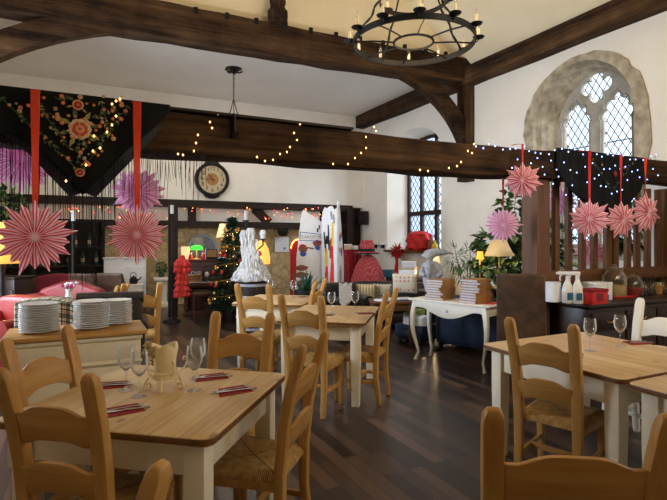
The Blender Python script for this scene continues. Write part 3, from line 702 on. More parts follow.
chair(1.17, 2.85, 44, 'pine ladder back chair pushed towards the two glass table by the counter')
make_chair(0.415, 1.03, 'broad pine ladder back chair filling the bottom corner, closest of all', XZ(0.668, 1.45), RZ(6.6), 0.48)
make_chair(0.36, 1.03, 'cream painted ladder back chair before the dark counter, facing us', XZ(2.42, 3.74), RZ(239), 0.42, True)
chair(-2.08, 5.44, -28, 'pine ladder back chair standing just beyond the brown leather armchair', 0)
make_chair(0.335, 0.95, 'pine ladder back chair almost hidden behind the brown leather armchair', XZ(-2.66, 6.1), RZ(-95))

chair(-.41, .86, -75, 'pine ladder back chair of which only one post top shows at the bottom edge')
# ------------------------------------------------------------ cream sideboard
def face_box(m, x, y, z, w, d, h): m.box((x, y, z), (w, d, h)); return m
sb = thing('sideboard', 'cream painted sideboard with pine top under the plate stacks', 'sideboard', (-0.02, 3.93, 0), 0)
MB().box((0, 0, 0.43), (0.78, 0.42, 0.74)).build('carcass', 'cream', sb, bevel=0.004)
MB().box((0, -0.005, 0.852), (0.86, 0.47, 0.03)).build('worktop', 'pineX', sb, bevel=0.006)
MB().box((0, -0.004, 0.818), (0.80, 0.44, 0.03)).build('moulding', 'cream', sb, bevel=0.008)
MB().box((0, 0, 0.04), (0.74, 0.38, 0.08)).build('plinth', 'cream', sb)
MB().box((0, -0.216, 0.655), (0.80, 0.03, 0.02)).build('moulding', 'cream', sb, bevel=0.008)
MB().box((0, -0.212, 0.735), (0.72, 0.012, 0.11)).build('frieze_panel', 'cream', sb, bevel=0.004)
MB().box((0, -0.212, 0.36), (0.70, 0.012, 0.52)).build('back_panel', 'cream', sb, bevel=0.004)
def plates(px, z, n, r, lab, dh=0.0148):
    base = W(px, z, 0.867); o0 = None
    for k in range(n):
        lb = f'white dinner plate, {ORD[n-1-k]} of the {lab}'
        loc = base + Vector((random.uniform(-.004, .004), random.uniform(-.004, .004), k * dh))
        if o0 is None:
            o0 = MB().lathe([(0, .002), (r*.6, 0), (r*.62, .002), (r*.98, .0135), (r, .0145), (r*.985, .017), (r*.64, .006), (0, .005)], 40).build('dinner_plate', 'white', None, loc)
            tag(o0, lb, 'plate', 'white plates stacked on the sideboard')
        else: dup(o0, loc, 0, lb)
plates(39, 3.39, 13, 0.122, 'stack before the tartan throw')
plates(91, 3.53, 13, 0.115, 'middle stack on the sideboard')
plates(117, 3.72, 12, 0.105, 'stack nearest the brown leather armchair')

# ------------------------------------------------------------ upholstered seats
def armchair(name, label, loc, rot, w, d, h, mat, seat_h=0.42, arm_h=0.62, wave=0.0, cat='armchair', arms=True, back_t=0.2, roll=0.0, nseat=1):
    t = thing(name, label, cat, loc, rot)
    aw = 0.16 if arms else 0.0
    for k in range(nseat):
        sw = (w - 2*aw) / nseat
        MB().box((-w/2 + aw + sw*(k + .5), d*0.08, seat_h - 0.08), (sw - 0.01, d*0.78, 0.16)).build('seat_cushion', mat, t, bevel=0.05, seg=4)
    MB().box((0, 0.02, 0.17), (w - 0.02, d - 0.06, 0.2)).build('base', mat, t, bevel=0.02)
    n = 20; o = [(-w/2 + 0.02, 0.1)]
    for i in range(n + 1):
        u = -1 + 2*i/n; o.append((u * (w/2 - 0.02), h - wave * (1 - math.cos(PI * u) ) / 2 - 0.05 * abs(u) ** 10))
    o.append((w/2 - 0.02, 0.1))
    MB().prism(o, back_t, 'XZ', -d/2).build('backrest', mat, t, bevel=0.05, seg=4, smooth=50)
    if roll: 
        MB().tube([(-w/2 + .01, -d/2 + .05, h - .03), (w/2 - .01, -d/2 + .05, h - .03)], roll, 16).build('top_roll', mat, t)
    if arms:
        for sx in (-1, 1):
            a = MB().box((sx*(w/2 - aw/2), 0.02, arm_h/2 + 0.02), (aw, d - 0.08, arm_h - 0.06)).build('arm', mat, t, bevel=0.05, seg=4)
            MB().tube([(sx*(w/2 - aw/2 + .02), -d/2 + .06, arm_h - .03), (sx*(w/2 - aw/2 + .02), d/2 - .01, arm_h - .03)], 0.09, 14).build('arm_roll', mat, a)
    for sx in (-1, 1):
        for sy in (-1, 1): MB().box((sx*(w/2 - .07), sy*(d/2 - .08), 0.04), (.05, .05, .08)).build('foot', 'mahogZ', t)
    return t
armchair('armchair', 'brown leather armchair with rolled top behind the plate stacks', XZ(-2.19, 5.0), RZ(-20), 0.60, 0.60, .97, 'leather_dark', roll=0.055, arm_h=0.66)
armchair('armchair', 'bright red leather armchair with the tartan throw over its back', W(8, 5.0), RZ(200), 0.95, 0.8, 0.90, 'red_leather', arm_h=0.7)
armchair('armchair', 'rose red leather wing armchair with wavy back behind the flower vase', W(60, 6.55), RZ(185), 0.92, 0.75, 0.94, 'pink_leather', wave=0.10, arm_h=0.72)
armchair('sofa', 'dark crimson sofa behind the rose red armchair', W(48, 8.2), RZ(180), 1.25, 0.8, 0.92, 'crimson', wave=0.08, cat='sofa', nseat=2)
def tall_chair(label, loc, rot, w, h, mat):
    t = thing('leather_chair', label, 'chair', loc, rot, 'high backed leather chairs')
    MB().box((0, 0.24, 0.43), (w, 0.46, 0.13)).build('seat', mat, t, bevel=0.03, seg=3)
    n = 10; ss = []
    for i in range(n + 1):
        q = i / n; z = 0.36 + (h - 0.36) * q; y = -0.02 - 0.10 * q * q; ww = w/2 * (1 - .05 * q); th = .045 - .012 * q
        ss.append([(-ww, y - th, z), (ww, y - th, z), (ww, y + th, z), (-ww, y + th, z)])
    MB().loft(ss).build('backrest', mat, t, bevel=0.022, seg=3, smooth=50)
    for sx in (-1, 1):
        for y in (0.0, 0.43): MB().loft([[(sx*(w/2 - .04) + a*q, y + b*q, z) for a, b in ((-1,-1),(1,-1),(1,1),(-1,1))] for q, z in ((.014, 0), (.022, .38))]).build('leg', 'mahogZ', t)
    return t
tall_chair('brown leather high backed chair between console table and oak post', XZ(1.84, 4.93), RZ(28), 0.46, 1.16, 'leather')
tall_chair('dark leather chair behind the brown leather armchair, further from the pedestal', W(87, 7.4), RZ(12), 0.45, 1.0, 'leather')
tall_chair('dark leather chair behind the brown leather armchair, nearer the pedestal', W(115, 7.2), RZ(12), 0.42, 1.02, 'leather')

# tartan throw over the red armchair
def drape(name, pts_fn, nu, nv, mat, label, cat, thick=0.012, parent=None, group=None):
    vs = [pts_fn(i / nu, j / nv) for j in range(nv + 1) for i in range(nu + 1)]
    fs = []; uv = []
    for j in range(nv):
        for i in range(nu):
            a = j*(nu+1) + i; fs.append((a, a+1, a+nu+2, a+nu+1)); uv.append([(i/nu, j/nv), ((i+1)/nu, j/nv), ((i+1)/nu, (j+1)/nv), (i/nu, (j+1)/nv)])
    o = MB().add(vs, fs, None, uv).build(name, mat, parent, smooth=60, thick=thick)
    if label: tag(o, label, cat, group)
    return o
A = W(17, 4.5); B = W(77, 4.5); dr = (B - A); fw = Vector((sa, ca, 0))
def throw(u, v):
    p = A + dr * u; top = 0.935 + 0.035 * math.sin(u * PI) - 0.02 * u
    if v < 0.22: q = p + fw * (0.16 - 0.16 * v / 0.22); z = top
    else: q = p - fw * (0.03 + 0.012 * math.sin(u * 19)) ; z = top - 0.42 * (v - 0.22) / 0.78
    return Vector((q.x, q.y, z))
drape('tartan_throw', throw, 36, 16, 'tartan', 'cream and black tartan throw draped behind the plate stacks', 'throw')
# small table and vase with flowers
t = thing('side_table', 'small dark table carrying the pink and white flowers', 'table', W(72, 5.55))
MB().lathe([(0, .70), (.2, .70), (.205, .71), (.2, .725), (0, .725)], 24).build('tabletop', 'mahogX', t)
MB().lathe([(.03, .03), (.025, .3), (.04, .6), (.03, .70)], 12).build('column', 'mahogZ', t)
MB().lathe([(.17, 0), (.16, .025), (.03, .04)], 16).build('foot', 'mahogX', t)
def bouquet(loc, label, cols, n, r, vase_h, vase_r, vase_mat, zs=1.0):
    t = thing('flower_vase', label, 'vase', loc)
    MB().lathe([(vase_r*.7, 0), (vase_r, vase_h*.4), (vase_r*.55, vase_h*.85), (vase_r*.75, vase_h), (vase_r*.6, vase_h), (vase_r*.4, vase_h*.8)], 16).build('vase', vase_mat, t)
    m = MB(); fl = []
    for k in range(n):
        a = random.uniform(0, 2*PI); q = r * math.sqrt(random.random()); c = Vector((q*math.cos(a), q*math.sin(a), vase_h + r * zs * (0.55 + random.uniform(-.3, .3))))
        m.tube([(0, 0, vase_h*.7), c], .003, 5); fl.append(c)
    m.build('stem', 'green', t)
    for k, c in enumerate(fl):
        m = MB()
        for j in range(14):
            a = random.uniform(0, 2*PI); e = random.uniform(-.2, 1.2); d = Vector((math.cos(a)*math.cos(e), math.sin(a)*math.cos(e), math.sin(e)))
            m.leaf(c - d*.006, d, (0.1, 0, 1), r*.55, r*.4)
        m.build('blossom', cols[k % len(cols)], t)
    return t
bouquet(W(69, 5.52, 0.725), 'vase of magenta and white carnations behind the plates', ['white_petal', 'magenta', 'white_petal', 'white_petal', 'magenta'], 11, 0.075, 0.22, 0.05, 'white')

# ------------------------------------------------------------ table settings
gp = [(.036, 0), (.036, .002), (.012, .006), (.005, .014), (.0042, .05), (.0045, .085), (.010, .097), (.026, .112), (.037, .135), (.0395, .158), (.037, .185), (.0335, .213), (.0325, .213), (.036, .185), (.0383, .158), (.036, .136), (.025, .114), (.008, .1), (0, .0985)]
g0 = None
def glass(px, z, label, s=1.0):
    global g0
    loc = W(px, z, 0.7605)
    if g0 is None:
        g0 = thing('wine_glass', label, 'wine glass', loc, 0, 'wine glasses on the dining tables')
        MB().lathe(gp[:8], 24).build('foot', 'glass', g0, smooth=60); MB().lathe(gp[6:], 28).build('bowl', 'glass', g0, smooth=60)
        o = g0
    else: o = dup(g0, loc, 0, label)
    return o
glass(126, 2.43, 'wine glass by the sideboard edge of the four glass table, behind the closest glass')
glass(139.5, 2.33, 'wine glass standing closest to us on the four glass table')
glass(194.5, 2.43, 'wine glass just beside the candle holder, in front of its neighbour')
glass(198, 2.62, 'wine glass behind the one beside the candle holder')
glass(331.5, 4.96, 'wine glass nearest the chair on the middle table')
glass(355, 5.02, 'wine glass beside the red napkin on the middle table')
glass(293.5, 6.35, 'wine glass on the furthest table, before the painted boards')
glass(270, 6.45, 'wine glass on the furthest table, beside the barrel')
o = glass(590, 3.29, 'wine glass nearer us on the table before the counter')
glass(620, 3.43, 'wine glass beside the napkin on the table before the counter')
def set_h(o, z): o.location.z = z
def cutlery():
    f = thing('fork', '', 'fork', (0, 0, 0), 0, 'forks laid on red napkins')
    MB().rail([(0, -.095, .003), (0, -.02, .004), (0, .03, .006), (0, .045, .004)], [.014, .007, .007, .02], [.002, .003, .003, .002]).build('handle', 'steel', f, bevel=.0005)
    m = MB()
    for k in (-1.5, -.5, .5, 1.5): m.rail([(k*.0058, .043, .004), (k*.0058, .07, .002), (k*.0056, .095, .005)], [.0036, .0034, .002], .0018)
    m.build('tines', 'steel', f)
    k = thing('knife', '', 'knife', (0, 0, 0), 0, 'knives laid on red napkins')
    MB().rail([(0, -.11, .004), (0, -.02, .004), (0, 0, .004)], [.012, .013, .010], [.006, .006, .004]).build('handle', 'steel', k, bevel=.001)
    MB().prism([(-.006, 0), (.006, 0), (.010, .03), (.010, .085), (.002, .115), (-.006, .1)], .0014, 'XY', .003).build('blade', 'steel', k)
    return f, k
fk = None
def setting(px, z, rot, where, w=.17, l=.135, spread=14, h=0.7603, dz=0.0):
    global fk
    loc = W(px, z, h)
    o = MB().prism([(-w/2, -l/2), (w/2, -l/2 + .012), (w/2 - .01, l/2), (-w/2 + .03, l/2 - .006)], .0025).build('napkin', 'red_napkin', None, loc, RZ(0) + rot)
    tag(o, 'folded red paper napkin ' + where, 'napkin', 'red napkins on the dining tables')
    r = RZ(0) + rot + PI/2
    lf, lk = 'steel fork on the red napkin ' + where, 'steel knife on the red napkin ' + where
    a = loc + Vector((0, 0, .0026)); off = Vector((math.cos(r + PI/2), math.sin(r + PI/2), 0))
    sd = Vector((math.cos(r), math.sin(r), 0))
    pf, pk = a + sd * .014, a - sd * .016
    if fk is None:
        fk = cutlery(); fk[0].location = pf; fk[0].rotation_euler = (0, 0, r + .08); fk[1].location = pk; fk[1].rotation_euler = (0, 0, r - .1); fk[0]['label'] = lf; fk[1]['label'] = lk
    else: dup(fk[0], pf, r + math.radians(spread/2), lf); dup(fk[1], pk, r - math.radians(spread/2), lk)
setting(110, 2.51, .25, 'at the sideboard edge of the four glass table')
setting(122, 2.14, .55, 'closest to us, by the nearest wine glass')
setting(211, 2.66, .35, 'at the back edge of the four glass table')
setting(233, 2.42, .5, 'at the aisle edge of the four glass table')
setting(365, 4.98, .2, 'on the middle table beside a wine glass')
setting(324, 4.86, .2, 'on the middle table behind the chair slat')
setting(305, 6.42, .2, 'on the furthest table')
setting(636, 3.55, .1, 'on the table before the counter, beside a wine glass')
setting(566, 3.17, .3, 'behind the chair slats on the counter table')
# cream iron candle holder
ch = thing('candle_holder', 'cream iron candle holder with roses on the four glass table', 'candle holder', W(165, 2.47, 0.76))
m = MB(); m.lathe([(.068, .055), (.074, .058), (.074, .085), (.068, .088), (.064, .07)], 28); m.build('band', 'candle_cream', ch)
for k in range(5):
    a = 2*PI*k/5 + .6; d = Vector((math.cos(a), math.sin(a), 0)); pts = []
    for r_, z_ in ((.072, .072), (.078, .055), (.09, .035), (.098, .018), (.094, .006), (.082, .0045), (.071, .009), (.066, .020), (.071, .030), (.080, .029), (.083, .021)): pts.append(d * r_ + Vector((0, 0, z_)))
    MB().tube(pts, .0042, 8).build('scroll_foot', 'candle_cream', ch)
    d = Vector((math.cos(a + .6), math.sin(a + .6), 0)); pts = [d * r_ + Vector((0, 0, z_)) for r_, z_ in ((.073, .075), (.085, .085), (.098, .105), (.104, .128), (.100, .145), (.090, .148), (.085, .138), (.091, .130))]
    MB().tube(pts, .004, 8).build('scroll_arm', 'candle_cream', ch)
n = 28; prof = [(.045, .06), (.05, .1), (.054, .15), (.06, .19), (.06, .208), (.054, .205), (.048, .17), (.0, .165)]
m = MB(); secs = []
for i, (r, z) in enumerate(prof): secs.append([(r*(1 + (.10*math.sin(3*a + .5) if 3 <= i <= 5 else 0))*math.cos(a), r*(1 + (.10*math.sin(3*a + .5) if 3 <= i <= 5 else 0))*math.sin(a), z + (.012*math.sin(3*a) if 3 <= i <= 5 else 0)) for a in [2*PI*k/n for k in range(n)]])
m.loft(secs); m.build('candle', 'candle_cream', ch)
for k, (x, y, z) in enumerate(((-.085, -.01, .205), (-.075, -.03, .175), (-.092, .0, .165), (-.062, -.04, .150), (-.08, .01, .185), (-.058, -.035, .19))):
    m = MB(); p = Vector((x*ca, -x*sa, z)) + Vector((0, y, 0))
    for ring in range(3):
        for j in range(6): a = j*PI/3 + ring*.5; e = .2 + ring*.5; m.leaf(p, (math.cos(a)*math.cos(e), math.sin(a)*math.cos(e), math.sin(e)), (0, 0, 1), .026, .026, None, .4, True)
    m.build('rose', 'candle_cream', ch)
# ============================================================ hanging things
def star(px, py, z, R, mat, label, n=18, az=0, depth=0.28, ribbon_top=None, rw=.042, rmat='ribbon', bend=True, group='striped paper stars', seed=1, ribz=None, sy=1.0):
    random.seed(seed)
    c = WP(px, py, z); t = thing('paper_star', label, 'paper star', c, RZ(az), group)
    m = MB(); tips = []
    for k in range(n):
        a0 = 2*PI*(k - .5)/n; a1 = 2*PI*(k + .5)/n; am = 2*PI*k/n
        L = R * (1.0 if k % 2 == 0 else .86) * random.uniform(.94, 1.06); tips.append(L)
        vr = R * .68; dz = R * depth
        for sgn in (-1, 1):                                # front and rear layer
            def P(r, a, y): return (r*math.sin(a), sgn*y, r*math.cos(a)*sy)
            c0 = P(0, 0, dz * .55); v0 = P(vr, a0, .004); v1 = P(vr, a1, .004); tip = P(L, am, .003); rid = P(vr*.9, am, dz*.42)
            q0 = P(R*.3, a0, dz*.28); q1 = P(R*.3, a1, dz*.28); rc = P(R*.3, am, dz*.66)
            w = .5
            U = lambda f: f * 1.0
            fs = [(0, 3, 5), (0, 5, 4), (3, 1, 7, 5), (5, 7, 2, 4), (1, 6, 7), (7, 6, 2)]
            vs = [c0, v0, v1, q0, q1, rc, tip, rid]
            uu = {0: (.5, 0), 1: (0.0, .6), 2: (1.0, .6), 3: (.15, .3), 4: (.85, .3), 5: (.5, .3), 6: (.5, 1), 7: (.5, .6)}
            m.add(vs, fs, None, [[uu[i] for i in f] for f in fs])
    m.build('paper_rays', mat, t, smooth=0)
    if ribbon_top is not None:
        top = ribbon_top; m = MB(); h = top - c.z; ss = []; nn = 12
        yb = 3.645 if c.y < 3.7 else 3.94
        wv = Matrix.Rotation(-RZ(az), 3, 'Z') @ Vector((0, yb - c.y, 0)); sd = Matrix.Rotation(-RZ(az), 3, 'Z') @ Vector((1, 0, 0))
        if bend: m.rail([(0, 0, h), wv*.5 + Vector((0, 0, h + .012)), wv + Vector((0, 0, h + .012))], rw*.95, .003, sd)
        for i in range(nn + 1):
            q = i / nn; ww = rw * (.55 + .45 * q) / 2 * (1 + .06 * math.sin(q * 9)); tw = .35 * math.sin(q * 5)
            zz = R * .85 * sy + (h - R * .85 * sy) * q
            ss.append([(-ww*math.cos(tw), -ww*math.sin(tw), zz), (ww*math.cos(tw), ww*math.sin(tw), zz), (ww*math.cos(tw) + .002, ww*math.sin(tw) + .003, zz), (-ww*math.cos(tw) + .002, -ww*math.sin(tw) + .003, zz)])
        m.loft(ss); m.build('ribbon', rmat, t)
    return t
def zA(px, Y=3.50):
    a = math.atan((px - CX) / F) + AZ; X = Y * math.tan(a); return X * sa + Y * ca
BT = 2.385
star(35, 237, zA(35), .232, 'star', 'large pink and white candy striped paper star beside the lamp, on an orange ribbon', 18, -26, .3, BT, .05, seed=3)
star(137, 235, zA(137), .20, 'star', 'pink and white candy striped paper star beside the shawl point, on an orange ribbon', 20, -20, .3, BT, .05, seed=5)
star(522.5, 181, zA(521, 3.52), .19, 'star_pink', 'pink paper star tucked against the oak post', 14, 25, .5, 2.405, .02, 'red_ribbon', seed=7)
star(503, 225, 5.15, .195, 'star_violet_lit', 'bright pink paper star hanging in front of the parchment lamp', 24, 17, .3, 2.15, .022, 'red_ribbon', bend=False, seed=9)
star(589.5, 219, zA(590) - .05, .215, 'star_pink', 'pink paper star hanging over the red box on the counter', 15, 27, .35, 2.405, .028, 'red_ribbon', seed=11)
star(621, 220, zA(621) - .05, .215, 'star_pink', 'pink paper star in the middle of the three in front of the slats', 14, -14, .4, 2.405, .028, 'red_ribbon', seed=13)
star(645.5, 213, zA(645) + .0, .235, 'star_pink', 'pink paper star overlapped by its neighbour, over the small bottles', 14, -22, .4, 2.405, .034, 'ribbon', seed=15)
star(22, 158, zA(22, 4.12), .255, 'star_violet_lit', 'violet lit paper star high beyond the shawl', 20, -30, .3, 2.3, .03, 'red_ribbon', seed=17)
star(138, 192, zA(138, 4.14), .215, 'star_violet_lit', 'violet lit paper star half hidden behind the striped star by the clock', 18, -20, .45, 2.3, .03, 'red_ribbon', seed=19)
star(560, 202, zA(560, 4.14), .20, 'star_violet_lit', 'pale pink paper star beyond the slatted screen', 22, 20, .35, 2.35, .02, 'red_ribbon', seed=21)
star(590, 252, zA(590, 4.14), .20, 'star_pink', 'pink paper star low beyond the slatted screen', 22, 20, .35, 2.35, .02, 'red_ribbon', seed=23)

# ------------------------------------------------------------ shawls
def poly_y(pts, x):
    for a, b in zip(pts, pts[1:]):
        if a[0] <= x <= b[0]: return a[1] + (b[1] - a[1]) * (x - a[0]) / (b[0] - a[0])
    return pts[-1][1]
M['navy_silk'] = mottled('navy_silk', (26, 28, 38), (42, 44, 56), 30, .6)
def shawl(pts, top, label, nx=60, nz=14, Y=3.615):
    x0, x1 = pts[0][0], pts[-1][0]
    def fn(u, v):
        x = x0 + (x1 - x0) * u; lo = min(poly_y(pts, x), top - .02); z = top - (top - lo) * v
        return (x, Y - .012 - .010 * math.sin(x * 21) * v, z)
    return drape('embroidered_shawl', fn, nx, nz, 'black_cloth', label, 'shawl', .004)
def PX(px, py): p = onY(px, py, 3.61); return (p.x, p.z)
sp = [PX(-28, 150), PX(-8, 137), PX(12, 134), PX(40, 150), PX(83, 196), PX(126, 151), PX(150, 132), PX(170, 112)]
S1 = shawl(sp, 2.415, 'black silk shawl embroidered with roses, draped over the low beam')
sp2 = [PX(556, 168), PX(568, 190), PX(590, 206), PX(609, 217), PX(628, 206), PX(640, 190), PX(645, 168)]
S2 = shawl(sp2, 2.435, 'black shawl draped over the low beam above the small bottles')
bq = [PX(83, 196), PX(126, 151), PX(150, 132), PX(170, 112)]
for side in (1, -1):
    inner_e = [PX(83, 192), PX(126, 150), PX(150, 126)] if side > 0 else [PX(83, 192), PX(40, 149), PX(14, 134)]
    outer_e = [PX(96, 197), PX(140, 152), PX(163, 126)] if side > 0 else [PX(70, 197), PX(27, 152), PX(2, 134)]
    m = MB(); m.loft([[(a[0], 3.625, a[1]), (b[0], 3.63, b[1]), (b[0], 3.634, b[1]), (a[0], 3.629, a[1])] for a, b in zip(inner_e, outer_e)])
    m.build('border_band', 'navy_silk', S1, smooth=0)
random.seed(5)
def fringe(par, pts, x0, x1, n, l0, l1, dens=1.0, r=.0022, Y=3.60, split=None):
    m = MB()
    for k in range(n):
        x = x0 + (x1 - x0) * (k + random.uniform(-.4, .4)) / n; z = poly_y(pts, max(pts[0][0], min(pts[-1][0], x))); L = random.uniform(l0, l1); dx = random.uniform(-.02, .02)
        m.tube([(x, Y, z + .01), (x + dx*.4, Y + random.uniform(-.01, .01), z - L*.5), (x + dx, Y, z - L)], [r, r, r*.7], 3)
    return tag(m.build('fringe', 'black_cloth', par), kind='stuff')
fringe(S1, sp, sp[0][0], sp[4][0] + .2, 60, .40, .62, r=.0028)
fr = [(sp[-3][0], sp[-3][1]), (sp[-1][0], 2.11), (PX(205, 150)[0], 2.11)]
fringe(S1, fr, PX(100, 150)[0], PX(206, 150)[0], 64, .16, .42, r=.0022, Y=3.63)
fringe(S2, sp2, sp2[0][0], sp2[-1][0], 40, .12, .3)
# embroidery: stitched flowers, leaves and tendrils
def flower(m, cx, cz, r, mats, Y, rings=None):
    rings = rings or len(mats)
    for ring in range(rings):
        rr = r * (1 - ring * .30); n = 9 - ring
        for k in range(n):
            a = 2*PI*k/n + ring * .4; d = (math.cos(a), 0, math.sin(a))
            pc = (cx + .56*rr*d[0], cz + .56*rr*d[2]); q = 8; yy = Y - .0022*ring - .0004*(k % 2)
            m.add([(pc[0] + rr*(.40*math.cos(2*PI*i/q)), yy, pc[1] + rr*.40*math.sin(2*PI*i/q)) for i in range(q)] + [(pc[0], yy - .002, pc[1])], [(i, (i+1) % q, q) for i in range(q)], mats[ring % len(mats)])
        m.add([(cx + rr*.5*math.cos(2*PI*i/10), Y - .0022*ring - .0008, cz + rr*.5*math.sin(2*PI*i/10)) for i in range(10)], [tuple(range(10))], mats[(ring + 1) % len(mats)])
def emb(par, flowers, vines, Y, small):
    m = MB()
    for f in flowers: flower(m, *f, Y)
    for pts in vines:
        for i, (x, z) in enumerate(pts[:-1]):
            d = Vector((pts[i+1][0] - x, 0, pts[i+1][1] - z)); m.tube([(x, Y, z), (x + d.x, Y, z + d.z)], .0022, 4, m=3)
            for sgn in (-1, 1):
                if random.random() < .6: m.leaf((x, Y, z), d.normalized() + sgn * Vector((-d.z, 0, d.x)).normalized() * .9, (0, -1, 0), random.uniform(.02, .036), .011, random.choice((3, 3, 4)), .04)
    for x, z, c in small: flower(m, x, z, random.uniform(.008, .017), (c, 0, c), Y, 2)
    for c, r, n in (leafs if par is S1 else []):
        for k in range(n):
            a = 2*PI*k/n + .3; m.leaf((c[0] + r*.8*math.cos(a), Y - .001, c[1] + r*.8*math.sin(a)), (math.cos(a), 0, math.sin(a)), (0, -1, 0), r*.95, r*.4, 4 if k % 2 else 3, .04)
    return m.build('embroidery', ['gold_thread', 'rose_thread', 'red_thread', 'green_thread', 'olive_thread', 'teal_thread', 'cream_thread'], par, smooth=0)
for nm, c in (('gold_thread', (214, 150, 96)), ('rose_thread', (196, 70, 50)), ('red_thread', (142, 34, 38)), ('green_thread', (70, 92, 62)), ('olive_thread', (152, 142, 72)), ('teal_thread', (50, 92, 92)), ('cream_thread', (206, 180, 140))):
    M[nm] = mottled(nm, tuple(int(v * .88) for v in c), c, 60, 0.7, 0.1)
EY = 3.582
def along(a, b, n, wob=.012): return [(a[0] + (b[0]-a[0])*i/n + wob*math.sin(i*1.9), a[1] + (b[1]-a[1])*i/n + wob*math.cos(i*2.3)) for i in range(n + 1)]
fl = []
for (px, py, r) in ((80, 130, .072), (78, 106, .036), (80, 173, .03)): x, z = PX(px, py); fl.append((x, z, r, (6, 1, 0, 2) if r > .05 else (0, 2, 1)))
leafs = [(PX(80, 130), .075, 8), (PX(78, 106), .04, 6)]
L0, R0, Ap = PX(2, 100), PX(127, 108), PX(80, 172)
vines = [along(L0, Ap, 22), along(R0, Ap, 18), along(PX(35, 98), PX(52, 125), 8), along(PX(52, 125), PX(70, 150), 8), along(PX(100, 104), PX(108, 128), 7), along(PX(78, 140), PX(80, 165), 7), along(PX(40, 112), PX(68, 122), 8), along(PX(92, 120), PX(115, 110), 6), along(PX(88, 142), PX(104, 136), 5), along(PX(55, 100), PX(70, 98), 5)]
small = []
for k in range(120):
    px, py = random.uniform(6, 126), random.uniform(97, 166)
    if abs(px - 80) > (172 - py) * .9 + 4: continue
    small.append(PX(px, py) + (random.choice((0, 1, 1, 2, 2, 5, 6)),))
for k in range(8): small.append(PX(*[(10, 106), (20, 112), (33, 127), (45, 139), (62, 156), (98, 156), (112, 136), (121, 120)][k]) + (random.choice((1, 2, 6)),))
emb(S1, fl, vines, EY, small)
x, z = PX(613, 174)
emb(S2, [(x, z, .035, (2, 2, 1))], [along(PX(590, 160), PX(609, 190), 10), along(PX(632, 160), PX(611, 190), 10)], EY, [PX(600, 165) + (6,), PX(622, 168) + (6,)])

# ------------------------------------------------------------ fairy lights: a wire and its bulbs
def lights(name, pts, mat, label, r=.006, wire=True, parts=True, wmat='iron'):
    t = thing(name, label, 'string lights', pts[0], 0); o = Vector(pts[0])
    m = MB(); m.tube([Vector(p) - o + Vector((0, .006, 0)) for p in pts], .0018, 3); m.build('wire', wmat, t)
    b0 = None
    for k, p in enumerate(pts):
        mm = mat[k % len(mat)] if isinstance(mat, (list, tuple)) else mat
        if b0 is None or isinstance(mat, (list, tuple)):
            b = MB().ball((0, 0, 0), (r, r, r * 1.25), 8).build('bulb', mm, t, Vector(p) - o)
            if b0 is None: b0 = b
        else:
            b = b0.copy(); C.objects.link(b); b.parent = t; b.location = Vector(p) - o
    return t
def face(pts, Y): return [onY(px, py, Y) for px, py in pts]
lights('string_lights', face([(120, 99), (116, 101), (112, 104), (116, 116), (112, 125), (107, 132), (94, 136), (100, 148), (93, 151), (86, 165), (66, 181)], 3.572), 'warm_led', 'warm fairy lights wound over the embroidered shawl')
lights('string_lights', face([(218, 114), (210, 122), (212, 128), (198, 135), (196, 143), (194, 151), (178, 154), (183, 155)], 3.632), 'warm_led', 'warm fairy lights on the low beam above the clock')
lights('string_lights', face([(311, 124), (300, 124), (294, 133), (297, 140), (290, 147), (287, 152), (280, 154)], 3.632), 'warm_led', 'warm fairy lights on the low beam left of its middle')
lights('string_lights', face([(257, 157), (265, 161), (273, 160)], 3.632), 'warm_led', 'three warm fairy lights along the underside edge of the low beam', .006)
lights('string_lights', face([(376, 131), (374, 127), (366, 137), (366, 148), (361, 153), (355, 158), (348, 164), (333, 164)], 3.632), 'warm_led', 'warm fairy lights on the low beam under the wall plate end')
lights('string_lights', face([(474, 144), (468, 151), (472, 153), (461, 162), (457, 166), (449, 168), (428, 171), (420, 170)], 3.632), 'warm_led', 'warm fairy lights on the low beam under the wall post', .007)
random.seed(12)
cl = []
px = 476
while px < 664:
    f = (px - 476) / 190; top = 146 + 12 * f
    cl.append((px, random.uniform(top - 3, top + 4)))
    if px > 505: cl.append((px + 2, random.uniform(top + 8, 172 + 10 * f)))
    if 540 < px < 645: cl.append((px + 4, random.uniform(172, 200)))
    px += random.uniform(5, 8.5)
lights('string_lights', face(cl[:98], 3.565), 'cool_led', 'white fairy lights scattered along the low beam towards the slatted screen', .0068)
random.seed(4)
bp = []
for k in range(96):
    px = random.uniform(60, 340); bp.append(onY(px, random.uniform(207, 219) + (px - 200) * .006, YE - .17))
lights('string_lights', sorted(bp, key=lambda p: p.x), ['amber_led', 'red_led', 'warm_led', 'red_led'], 'red and amber fairy lights on the framed band below the clock', .010)

# ------------------------------------------------------------ wheel chandelier
cc = WP(413.5, 42.5, 4.5)
ch = thing('chandelier', 'black wrought iron wheel chandelier with candle bulbs', 'chandelier', cc, RZ(10))
def ring(m, R, z, w, h, n=64):
    m.loft([[((R + a*w/2)*math.cos(2*PI*k/n), (R + a*w/2)*math.sin(2*PI*k/n), z + b*h/2) for a, b in ((-1,-1),(1,-1),(1,1),(-1,1))] for k in range(n)], closed=True)
R1, R2, RH, ZU = .535, .30, .175, .38
m = MB(); ring(m, R1, 0, .014, .05); m.build('lower_ring', 'iron', ch, smooth=50)
m = MB(); ring(m, R2, ZU, .012, .04, 48); m.build('upper_ring', 'iron', ch, smooth=50)
m = MB(); ring(m, RH, 0, .016, .016, 40); m.build('hub_ring', 'iron', ch, smooth=50)
for k in range(8):
    a = 2*PI*k/8 + .2; d = Vector((math.cos(a), math.sin(a), 0)); MB().tube([d*RH, d*(R1*.66) + Vector((0, 0, .008)), d*R1], .0075, 6).build('spoke', 'iron', ch)
